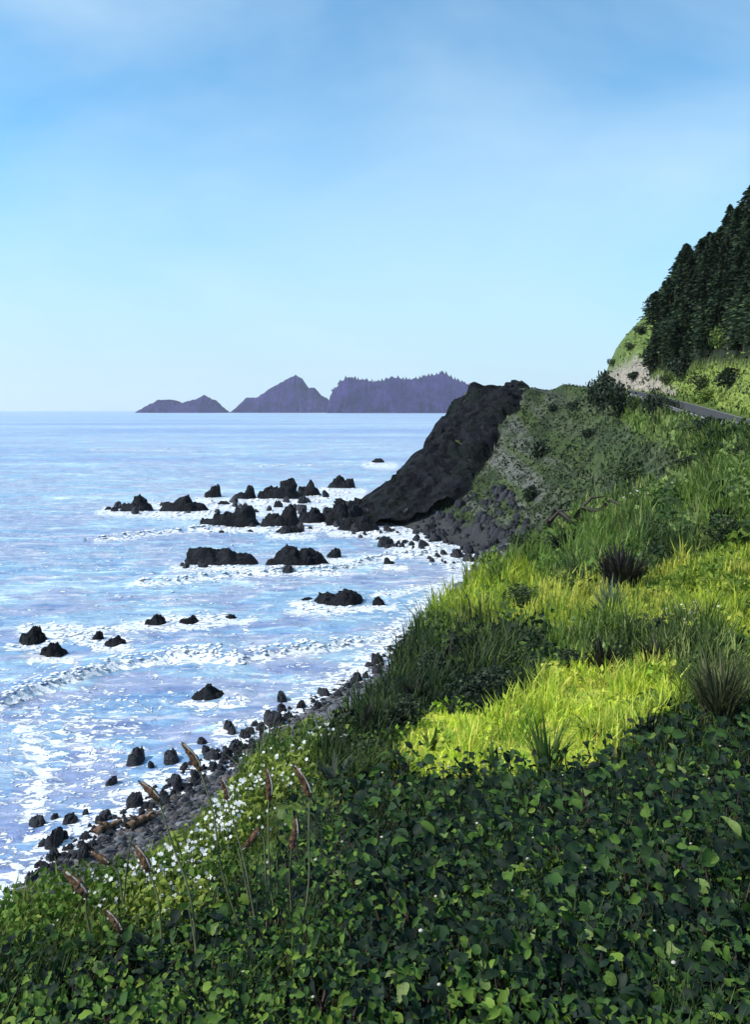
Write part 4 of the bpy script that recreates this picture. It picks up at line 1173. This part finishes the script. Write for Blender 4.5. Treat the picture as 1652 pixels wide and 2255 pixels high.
def tuft(dx, dy, wpx, hpx, n, pal, bw, label, bend=(.1, .8), sep=0, name='grass_tuft', group=None):
    """a tussock: base at (dx, dy), spread and height as seen; sep > 0 gives that many broad blades of their own"""
    p = G1(dx, dy)
    if p is None: return
    s = p[1] / FPX * K
    rng = np.random.default_rng(int(dx * 7 + dy))
    root = empty(name, tuple(p))
    def make(n, wk):
        B = np.zeros((n, 3)); a = rng.uniform(0, 6.283, n)
        rr = np.sqrt(rng.random(n)) * wpx * s * .16
        B[:, 0] = np.cos(a) * rr; B[:, 1] = np.sin(a) * rr
        B[:, 2] = lookup(B[:, 0] + p[0], B[:, 1] + p[1]) - p[2] - .02
        H = hpx * s * rng.uniform(.55, 1.1, n)
        bd = rng.uniform(*bend, n) * np.minimum(1.0, 0.75 * wpx / hpx)
        az = a + rng.normal(0, .4, n)
        W = bw * s * rng.uniform(.7, 1.3, n) * wk
        c = np.array(pal)[rng.integers(0, len(pal), n)] * rng.uniform(.8, 1.25, (n, 1))
        return curved(B, H, W, az, bd, c)
    V, F, c = make(n, 1.0)
    link('blades', mesh('blades', V, F, M['blade'], c), root)
    for k in range(sep):
        V, F, c = make(1, 1.25)
        link('blade', mesh('blade', V, F, M['blade'], c), root)
    return tag(root, label, 'grass tuft', group)
def curved(B, H, W, az, bd, cols, seg=5):
    n = len(B); ts = np.linspace(0, 1, seg + 1)
    d = np.stack([np.cos(az), np.sin(az), np.zeros(n)], 1)
    # blades turn their width roughly toward the viewer side so that they are not edge-on all at once
    s = np.stack([-np.sin(az), np.cos(az), np.zeros(n)], 1); s = s + np.array([0.6, 0, 0]); s /= np.linalg.norm(s, axis=1)[:, None]
    rows = []
    for t in ts:
        c = B + np.array([0, 0, 1.0]) * (H * (t - .35 * bd * t ** 3))[:, None] + d * (H * bd * t ** 2)[:, None]
        w = (W * .5 * (1 - t ** 2.2) * (0.7 + 0.6 * min(t * 2, 1)) + W * .03)[:, None]
        rows.append(np.stack([c - s * w, c + s * w], 1))
    V = np.stack(rows, 1).reshape(-1, 3)                    # n, seg+1, 2
    k = (np.arange(n) * 2 * (seg + 1))[:, None]
    F = np.concatenate([k + np.array([[2 * q, 2 * q + 1, 2 * q + 3, 2 * q + 2]]) for q in range(seg)])
    return V, F, np.repeat(cols, 2 * (seg + 1), 0)
BLK = [(0.012, 0.012, 0.012), (0.02, 0.022, 0.016), (0.03, 0.03, 0.022)]
PUR = [(0.03, 0.025, 0.028), (0.05, 0.042, 0.04), (0.02, 0.018, 0.022), (0.07, 0.07, 0.04)]
OLV = [(0.10, 0.11, 0.045), (0.15, 0.15, 0.07), (0.06, 0.07, 0.03), (0.03, 0.035, 0.02)]
MGR = [(0.10, 0.16, 0.035), (0.14, 0.21, 0.05), (0.07, 0.11, 0.03)]
PGR = [(0.16, 0.20, 0.10), (0.22, 0.25, 0.13), (0.12, 0.16, 0.08)]
tuft(1370, 1290, 240, 100, 220, PUR, 4.5, 'big dark purplish tussock in the middle of the green slope')
tuft(1585, 1600, 200, 180, 320, OLV, 4, 'tall olive tussock at the right edge above the dark leaves')
tuft(1425, 1645, 90, 110, 34, BLK, 4, 'dark upright blades at the right end of the yellow grass')
tuft(1205, 1712, 170, 175, 40, MGR, 5.5, 'fan of long mid green blades in the middle of the yellow grass', sep=11)
tuft(1310, 1625, 130, 70, 30, MGR, 6, 'low star shaped green rosette right of the long green blades', bend=(.8, 1.3), sep=8)
tuft(1330, 1480, 140, 95, 40, BLK, 6, 'black spiky tuft just behind the yellow grass')
tuft(1440, 1475, 120, 100, 30, BLK, 5, 'black spiky tuft farther right, with thin leaning blades')
tuft(1560, 1400, 60, 110, 10, BLK, 4, 'few tall thin black stalks among small white flowers at right')
tuft(1060, 1440, 130, 75, 40, BLK, 6, 'black spiky tuft on the dark band, middle one')
tuft(975, 1475, 110, 75, 34, BLK, 6, 'black spiky tuft on the dark band, nearest the bluff edge')
tuft(915, 1555, 110, 90, 34, BLK, 6, 'black spiky tuft below the dark band by the bluff edge')
tuft(815, 1625, 100, 110, 26, BLK, 6, 'long black blades leaning over the bluff edge')
tuft(770, 1600, 70, 80, 16, BLK, 5, 'thin black blades farthest out on the bluff edge')
tuft(1345, 1370, 110, 110, 50, PGR, 5, 'pale grey green tuft below the purplish tussock', sep=6)
tuft(1095, 1290, 90, 70, 34, MGR, 5.5, 'broad bladed light green tuft near the bluff edge', sep=5)
tuft(1590, 1160, 90, 60, 44, BLK, 5, 'dark broad bladed tuft at the right of the upper slope')
tuft(1250, 1215, 110, 60, 40, BLK, 7, 'low dark tuft left of the purplish tussock')
tuft(735, 1740, 100, 90, 40, [(0.06, 0.08, 0.06), (0.09, 0.11, 0.08), (0.04, 0.055, 0.04)], 12, 'grey green rosette of short broad blades left of the dark scrub', bend=(.4, 1.0))
tuft(950, 1650, 80, 80, 18, MGR, 7, 'small green tuft at the left end of the yellow grass')
tuft(1090, 1700, 90, 80, 16, MGR, 9, 'green tuft at the near edge of the yellow grass')

# bare twig lying on the slope
def twig(pts, lift, r, label):
    P = [G1(*q) for q in pts]; P = [q for q in P if q is not None]
    if len(P) < 3: return
    P = np.array(P); P[:, 2] += np.resize(lift, len(P))
    s = P[0][1] / FPX * K
    root = empty('bare_branch', tuple(P[0]))
    V, F = tube(P - P[0], np.linspace(r * s, r * s * .4, len(P)), 6)
    link('bough', mesh('bough', V, F, M['bark'], smooth=True), root)
    for k in (1, len(P) // 2):
        q = P[k] - P[0]
        V, F = tube([q, q + np.array([.3, 0, .3]) * s * 40, q + np.array([.7, 0, .35]) * s * 40], [r * s * .6, r * s * .4, r * s * .15], 5)
        link('twig', mesh('twig', V, F, M['bark'], smooth=True), root)
    tag(root, label, 'branch')
twig([(1185, 1180), (1210, 1165), (1225, 1150), (1262, 1160), (1280, 1140), (1320, 1140), (1345, 1130), (1380, 1128)], (.1, .5, .8, .3, .6, .4, .7, .3), 4, 'crooked bare branch lying across the pale grass on the slope')

# ------------------------------------------------------------------ small white flowers
def flower_clump(dx, dy, wpx, hpx, n, size, label, group, pal=None):
    p = G1(dx, dy)
    if p is None: return
    s = p[1] / FPX * K
    rng = np.random.default_rng(int(dx * 3 + dy * 11))
    root = empty('flower_clump', tuple(p))
    C = np.zeros((n, 3)); R = wpx * s * .5
    C[:, 0] = rng.uniform(-1, 1, n) * R; C[:, 1] = rng.uniform(-1, 1, n) * R * 1.2
    g = lookup(C[:, 0] + p[0], C[:, 1] + p[1]) - p[2]
    C[:, 2] = g + hpx * s * rng.uniform(.25, 1.0, n)
    parts = []
    for k in range(n):
        parts.append(tube([(C[k, 0] * .85, C[k, 1] * .85, g[k] - .03), tuple(C[k] * np.array([.96, .96, .6])), tuple(C[k])], [.0025 * p[1] / 3, .002 * p[1] / 3, .0015 * p[1] / 3], 4))
    V, F = join(parts); tag(link('stems', mesh('stems', V, F, M['stem']), root), kind='stuff')
    # five petals to a blossom
    Vs, Fs, k0 = [], [], 0
    for k in range(n):
        r = size * s * .5 * rng.uniform(.6, 1.3)
        nv = np.array([rng.normal(0, .35), -0.55 + rng.normal(0, .3), 0.8]); nv /= np.linalg.norm(nv)
        a1 = np.cross(nv, [1, .1, .2]); a1 /= np.linalg.norm(a1); a2 = np.cross(nv, a1)
        for q in range(5):
            a = q * 1.2566 + rng.uniform(-.1, .1)
            e = math.cos(a) * a1 + math.sin(a) * a2; f = -math.sin(a) * a1 + math.cos(a) * a2
            Vs += [C[k], C[k] + e * r * .6 + f * r * .42 + nv * r * .12, C[k] + e * r + nv * r * .05, C[k] + e * r * .6 - f * r * .42 + nv * r * .12]
            Fs.append((k0, k0 + 3, k0 + 2, k0 + 1)); k0 += 4
    o = link('blossoms', mesh('blossoms', np.array(Vs), np.array(Fs), M['petal']), root); tag(o, kind='stuff')
    # leaves under the blossoms
    m = n * 4
    L = np.zeros((m, 3)); L[:, 0] = rng.uniform(-1.1, 1.1, m) * R; L[:, 1] = rng.uniform(-1.1, 1.1, m) * R * 1.2
    L[:, 2] = lookup(L[:, 0] + p[0], L[:, 1] + p[1]) - p[2] + hpx * s * rng.uniform(.0, .75, m)
    D = rng.normal(size=(m, 3)) + np.array([0, 0, .6]); D /= np.linalg.norm(D, axis=1)[:, None]
    pl = np.array(pal or PAL['flower'])
    V, F, c = leaf_quads(L, D, rng.uniform(7, 13, m) * s, rng.uniform(12, 22, m) * s, pl[rng.integers(0, len(pl), m)] * rng.uniform(.8, 1.3, (m, 1)), rng)
    o = link('leaves', mesh('leaves', V, F, M['leafattr'], c), root); tag(o, kind='stuff')
    tag(root, label, 'flowers', group)
FLAB = ['white flower clump right of the leftmost seed head', 'white flower clump between the low lying and leaning heads', 'thickest white flower clump beside the leaning seed head', 'white flower clump left of the tallest stem',
        'white flower clump behind the lowest seed head', 'few white flowers left of the lowest seed head', 'white flower clump crossed by the tallest curved stem', 'white flower clump under the slim short seed head', 'white flowers at the foot of the tallest curved stem',
        'lowest white flowers in front of the dark leaves', 'sparse white flowers over the bright green left bush', 'white flower clump against the grey shingle', 'white flower clump highest up the bluff edge']
SLAB = ['sparse cream flowers behind the upright seed head', 'sparse cream flowers near the top of the bluff edge', 'sparse cream flowers between the upright seed heads', 'sparse cream flowers under the drooping seed head', 'sparse cream flowers left of the grey green rosette', 'sparse cream flowers below the thin black blades']
g1 = 'white flower clumps on the near bluff edge'; l1 = 'clump of tiny white flowers among the brown seed heads'
for dx, dy, w, h, n in [(235, 1995, 120, 70, 30), (300, 1985, 110, 70, 36), (360, 1960, 120, 80, 44), (420, 1930, 110, 80, 40), (330, 2035, 110, 60, 30), (245, 2045, 110, 60, 20),
                        (470, 1890, 100, 80, 36), (500, 1840, 90, 70, 30), (430, 1985, 100, 60, 24), (380, 2020, 110, 50, 18), (160, 2040, 110, 60, 14), (505, 1800, 70, 60, 22), (545, 1770, 70, 60, 18)]:
    flower_clump(dx, dy, w, h, int(n * 1.8), 9, FLAB.pop(0), g1)
for dx, dy, w, h, n in [(620, 1700, 110, 60, 14), (690, 1650, 90, 50, 10), (600, 1760, 100, 60, 14), (560, 1850, 100, 60, 8), (680, 1740, 110, 60, 10), (740, 1640, 80, 50, 8)]:
    flower_clump(dx, dy, w, h, n, 8, SLAB.pop(0), 'sparse flowers along the bluff edge')
flower_clump(1540, 1400, 120, 70, 26, 5, 'greyish white flowers at the right of the lime slope', None, PAL['lime'])
flower_clump(1415, 1105, 150, 40, 26, 4.5, 'pale flowers on the upper slope below the road', None, PAL['grass'])
flower_clump(1580, 1100, 110, 40, 10, 4.5, 'few pale flowers at right of the upper slope', None, PAL['grass'])

# ------------------------------------------------------------------ bed of broad dark leaves
def leaf_shape(seed):
    """an ovate, heart shaped or three lobed leaf folded along its midrib"""
    rng = np.random.default_rng(seed)
    kind = seed % 4
    n = 14
    a = np.linspace(0, 2 * math.pi, n, endpoint=False)
    asp = (.62, .85, .95, .5)[kind] * rng.uniform(.9, 1.1)
    r = 0.5 * (1 + rng.normal(0, .05, n))
    if kind == 2: r *= 0.78 + 0.26 * np.cos(a * 3)               # lobes
    r[0] *= (1.25, 1.12, 1.1, 1.3)[kind]                          # pointed tip
    if kind == 1: r[n // 2] *= .62                                # heart notch
    X = np.cos(a) * r; Y = np.sin(a) * r * asp
    Z = -0.55 * np.clip(X, 0, 1) ** 2 + 0.42 * np.abs(Y) + rng.normal(0, .02, n)
    mid = [(-.25, 0, 0), (0.0, 0, 0), (.25, 0, -.04)]
    V = np.concatenate([np.stack([X, Y, Z], 1), mid])
    F = []
    near = lambda k: n + int(np.clip(round((X[k % n] + .25) / .25), 0, 2))
    for k in range(n):
        c, d = near(k), near(k + 1)
        F.append((k, (k + 1) % n, c))
        if c != d: F.append((c, (k + 1) % n, d))
    return V, np.array(F)
LS = [leaf_shape(300 + k) for k in range(8)]
LM = [mesh('leaf', V, F, M['bigleaf'], smooth=True) for V, F in LS]
LPAL = np.array([(0.010, 0.020, 0.013), (0.022, 0.048, 0.018), (0.038, 0.085, 0.018), (0.014, 0.030, 0.016), (0.075, 0.145, 0.022), (0.14, 0.22, 0.03), (0.028, 0.046, 0.030)])
from mathutils import Euler
def build_bed():
    rng = np.random.default_rng(12)
    N = 25000
    dx = rng.uniform(-350, 2000, N); dy = rng.uniform(1560, 2600, N)
    P = cast(dx, dy); ok = ~np.isnan(P[:, 0]); P = P[ok]
    P = P[(zones(P[:, 0], P[:, 1], P[:, 2]) == 'bed') & (P[:, 1] > 1.25)]
    seeds = [(120, 2180, 'small dark leaved shrub in the bottom left corner'), (380, 2150, 'dark leaved shrub at the feet of the brown seed stalks'), (640, 2120, 'dark leaved shrub right of the seed stalks at the bottom'),
             (620, 1900, 'leafy shrub behind the rightmost seed stalks'), (820, 1880, 'leafy shrub below the dull green bush'), (880, 2130, 'dark leaved shrub at bottom centre'),
             (1020, 1830, 'leafy shrub touching the near edge of the yellow grass, left'), (1080, 2000, 'dark leaved shrub in the middle of the leaf bed'), (1120, 2180, 'dark leaved shrub at bottom right of centre'),
             (1240, 1800, 'leafy shrub touching the near edge of the yellow grass, right'), (1330, 1960, 'broad leaved shrub right of the middle of the leaf bed'), (1370, 2150, 'dark leaved shrub near the bottom right'),
             (1470, 1760, 'dark leaved shrub below the black blades at right'), (1570, 1650, 'darkest leafy shrub under the olive tussock'), (1570, 1850, 'dark leaved shrub at the right edge, upper'), (1590, 2100, 'dark leaved shrub in the bottom right corner')]
    S = np.array([G1(a, b) for a, b, _ in seeds])
    own = np.argmin(np.hypot(P[:, None, 0] - S[None, :, 0], P[:, None, 1] - S[None, :, 1]) / np.hypot(S[None, :, 0], S[None, :, 1]), 1)
    cx, cy = to_disp(P[:, 0], P[:, 1], P[:, 2])
    for k, (a, b, lab) in enumerate(seeds):
        root = empty('leafy_shrub', tuple(S[k]))
        I = np.where(own == k)[0]
        if len(I) == 0: continue
        Q = P[I] - S[k]
        hgt = 0.17 * rng.random(len(I)) ** 0.7 * (0.55 + 0.9 * fbm(P[I, 0] * 2.2, P[I, 1] * 2.2, 44, 3))
        D = np.hypot(P[I, 0], P[I, 1])
        left = (cx[I] < 760)
        size = np.clip(rng.lognormal(math.log(.031), .36, len(I)), .013, .056) * np.sqrt(D / 2.4) * np.where(left, .7, 1.0)
        Q[:, 2] += hgt
        top = np.argsort(-(hgt + rng.random(len(I)) * .12))
        inframe = (cx[I] > -20) & (cx[I] < 1680) & (cy[I] < 2320)
        solo = [i for i in top if inframe[i] and size[i] > .028][:94]
        ss = set(solo)
        eul = np.stack([rng.normal(0, .42, len(I)), rng.normal(.15, .42, len(I)), rng.uniform(0, 6.283, len(I))], 1)
        for i in solo:
            e = Euler((eul[i, 0] + 0.35, eul[i, 1], 0)).to_matrix() @ Euler((0, 0, eul[i, 2])).to_matrix()
            link('leaf', LM[rng.integers(8)], root, loc=tuple(Q[i]), rot=e.to_euler(), scale=(size[i],) * 3)
        Vs, Fs, Cs, k0 = [], [], [], 0
        st = []
        for i in range(len(I)):
            if i in ss: continue
            V, F = LS[rng.integers(8)]
            e = np.array(Euler((eul[i, 0] + 0.35, eul[i, 1], 0)).to_matrix() @ Euler((0, 0, eul[i, 2])).to_matrix())
            Vs.append(V @ e.T * size[i] + Q[i]); Fs.append(F + k0); k0 += len(V)
            lt = fbm(P[I[i], 0] * 1.6, P[I[i], 1] * 1.6, 66, 3); pr = np.array([.2, .2, .18, .2, .08 + max(0, lt - .47) * 2.2, .03 + max(0, lt - .52) * 1.8, .04]) if not left[i] else np.array([.08, .12, .2, .08, .3, .2, .02]); pr = pr / pr.sum()
            Cs.append(np.tile(LPAL[rng.choice(7, p=pr)] * rng.uniform(.75, 1.3), (len(V), 1)))
        if Vs:
            tag(link('foliage', mesh('foliage', np.concatenate(Vs), np.concatenate(Fs), M['leafattr'], np.concatenate(Cs), smooth=True), root), kind='stuff')
        for i in range(0, len(I), 7):
            q = Q[i]; st.append(tube([(q[0] + rng.normal(0, .04), q[1] + rng.normal(0, .04), q[2] - hgt[i] - .03), (q[0] + rng.normal(0, .02), q[1], q[2] - hgt[i] * .4), tuple(q)], [.005, .004, .002], 4))
        # a few pale specks added among the leaves to stand for highlights
        nb = 4; bi = rng.choice(len(I), nb)
        iv, if_ = ico()
        bv = np.concatenate([iv * rng.uniform(.004, .008) * np.array([1.3, 1, .8]) + Q[i] + np.array([0, 0, .03 + .5 * (0.12 - min(hgt[i], .12))]) for i in bi])
        tag(link('highlight_specks', mesh('highlight_specks', bv, np.concatenate([if_ + 12 * q for q in range(nb)]), M['fluff'], smooth=True), root), kind='stuff')
        V, F = join(st); tag(link('stems', mesh('stems', V, F, M['bark']), root), kind='stuff')
        tag(root, lab, 'shrub', 'broad leaved shrubs of the foreground')
build_bed()

# ------------------------------------------------------------------ brown seed heads on tall stalks
STALKS = [  # head tip, head foot, stem points down to the ground, label
 ((400, 1634), (440, 1694), [(472, 1786), (485, 1911), (525, 2036), (605, 2138)], 'tallest brown seed head, its long stem curving to the right'),
 ((305, 1718), (350, 1761), [(370, 1826), (387, 1881), (415, 1946), (430, 2036), (432, 2171)], 'brown seed head nodding left with a pale tip, second tallest at left'),
 ((487, 1711), (500, 1758), [(520, 1826), (540, 1900), (580, 2100)], 'slim short brown seed head standing over the grey shingle'),
 ((585, 1688), (592, 1758), [(590, 1836), (595, 1936), (615, 2061)], 'upright brown seed head, left of the tall pair at right'),
 ((645, 1681), (682, 1753), [(680, 1811), (682, 1936), (665, 2061), (635, 2136)], 'rightmost tall brown seed head leaning left on a bowed stem'),
 ((650, 1796), (642, 1866), [(637, 1936), (642, 2001), (640, 2090)], 'lower upright reddish brown seed head beneath the rightmost tall one'),
 ((530, 1871), (570, 1823), [(582, 1832), (586, 1936), (590, 2090)], 'drooping brown seed head bent over on its stem'),
 ((140, 1916), (190, 1971), [(188, 2001), (200, 2061), (280, 2156)], 'leftmost fat brown seed head above the green leaves'),
 ((295, 1858), (327, 1916), [(350, 1976), (357, 2086), (362, 2176)], 'brown seed head leaning left amid the thickest white flowers'),
 ((197, 1873), (240, 1901), [(262, 1916), (270, 1986), (300, 2066)], 'faint low lying brown seed head pointing left over the shingle'),
 ((232, 2001), (267, 2051), [(278, 2086), (285, 2150)], 'lowest brown seed head, down among leaves at left'),
]
def bez(P, m):
    P = np.array(P, float); d = np.concatenate([[0], np.cumsum(np.linalg.norm(np.diff(P, axis=0), axis=1))]); t = np.linspace(0, d[-1], m)
    Q = np.stack([np.interp(t, d, P[:, k]) for k in range(3)], 1)
    for _ in range(3): Q[1:-1] = (Q[:-2] + 2 * Q[1:-1] + Q[2:]) / 4
    return Q
for k, (tip, foot, stem, lab) in enumerate(STALKS):
    b = G1(*stem[-1])
    Yb = b[1]
    # the stalk leans back a little as it rises
    chain = [tip, foot] + stem
    pts = []
    for j, q in enumerate(chain):
        rise = (stem[-1][1] - q[1]) / 500.0
        pts.append(at(q[0], q[1], Yb + 0.18 * rise))
    pts = np.array(pts); pts[-1] = b - np.array([0, 0, .04])
    root = empty('seed_stalk', tuple(b))
    S_ = bez(pts[1:], 22) - b
    V, F = tube(S_, np.linspace(.0026, .0042, 22), 6)
    link('stem', mesh('stem', V, F, M['stem'], smooth=True), root)
    H_ = np.array([pts[1] + (pts[0] - pts[1]) * t for t in np.linspace(-.03, 1.03, 15)])
    L = np.linalg.norm(pts[0] - pts[1])
    t = np.linspace(0, 1, 15)
    bow = np.sin(t * math.pi) * L * 0.06
    H_[:, 0] += bow; H_ -= b
    wid = min(.0135, L * .14) * (1.15 if k in (7, 8) else 1)
    rad = wid * (1.25 - .6 * t) * np.power(np.clip(np.sin(np.clip(t * .95 + .04, 0, 1) * math.pi), 0, 1), .6) * (0.95 + 0.05 * np.sin(t * 30 + k))
    V, F = tube(H_, rad, 10)
    V = V + (np.random.default_rng(k).random(V.shape) - .5) * wid * .22
    hd = link('seed_head', mesh('seed_head', V, F, M['head']), root)
    # pale papery ridge down one side and bristles round the head
    side = np.array([0.8, -0.5, .3]); side /= np.linalg.norm(side)
    V, F = tube(H_[2:-1] + side * rad[2:-1, None] * .95, wid * .22, 5)
    link('pale_ridge', mesh('pale_ridge', V, F, M['fluff']), hd)
    rng = np.random.default_rng(900 + k); m = 90
    i = rng.integers(1, 14, m); d = rng.normal(size=(m, 3)); d /= np.linalg.norm(d, axis=1)[:, None]
    ax = (pts[0] - pts[1]) / L
    D = d + ax * .6; D /= np.linalg.norm(D, axis=1)[:, None]
    cc = np.array([(0.10, 0.05, 0.025), (0.20, 0.12, 0.07), (0.05, 0.025, 0.015)])[rng.integers(0, 3, m)]
    V, F, c = leaf_quads(H_[i] + d * rad[i, None] * .95, D, np.full(m, .0035), rng.uniform(.008, .016, m), cc, rng)
    link('bristles', mesh('bristles', V, F, M['leafattr'], c), hd)
    tag(root, lab, 'seed stalk', 'brown seed heads at the bluff edge')
BL = ['right of the slim short seed head', 'in front of the flowers at bottom centre', 'leaning right beside the drooping head', 'short, between two curved stems', 'nearest the upright seed head', 'low down among the white flowers', 'over the shingle beside the low lying head']
for k, (x0, y0, x1, y1) in enumerate([(525, 1870, 560, 2080), (415, 1995, 440, 2190), (565, 1900, 555, 2100), (478, 1960, 490, 2100), (610, 1890, 600, 2080), (380, 2010, 388, 2140), (290, 1836, 263, 1916)]):
    b = G1(x1, max(y1, 2060))
    root = empty('bare_stalk', tuple(b))
    S_ = bez(np.array([at(x0, y0, b[1] + .1), at((x0 + x1) / 2 + 6, (y0 + y1) / 2, b[1] + .05), b - np.array([0, 0, .04])]), 12) - b
    V, F = tube(S_, np.linspace(.0022, .0042, 12), 5)
    link('stem', mesh('stem', V, F, M['stem'], smooth=True), root)
    tag(root, 'thin bare dark stalk ' + BL[k], 'stalk', 'bare stalks among the seed heads')

# ------------------------------------------------------------------ sea air
def build_haze():
    m, n, l = new_mat('sea_haze')
    out = n.new('ShaderNodeOutputMaterial'); v = n.new('ShaderNodeVolumePrincipled')
    v.inputs['Color'].default_value = (0.93, 0.95, 1.0, 1)
    v.inputs['Density'].default_value = 3.6e-5
    v.inputs['Anisotropy'].default_value = 0.2
    l.new(v.outputs['Volume'], out.inputs['Volume'])
    R, z0, z1 = 14500.0, -8.0, 420.0
    V = np.array([(x, y, z) for z in (z0, z1) for x, y in ((-R, -R), (R, -R), (R, R), (-R, R))])
    F = np.array([(3, 2, 1, 0), (4, 5, 6, 7), (0, 1, 5, 4), (1, 2, 6, 5), (2, 3, 7, 6), (3, 0, 4, 7)])
    tag(link('haze', mesh('haze', V, F, m)), kind='stuff')
build_haze()
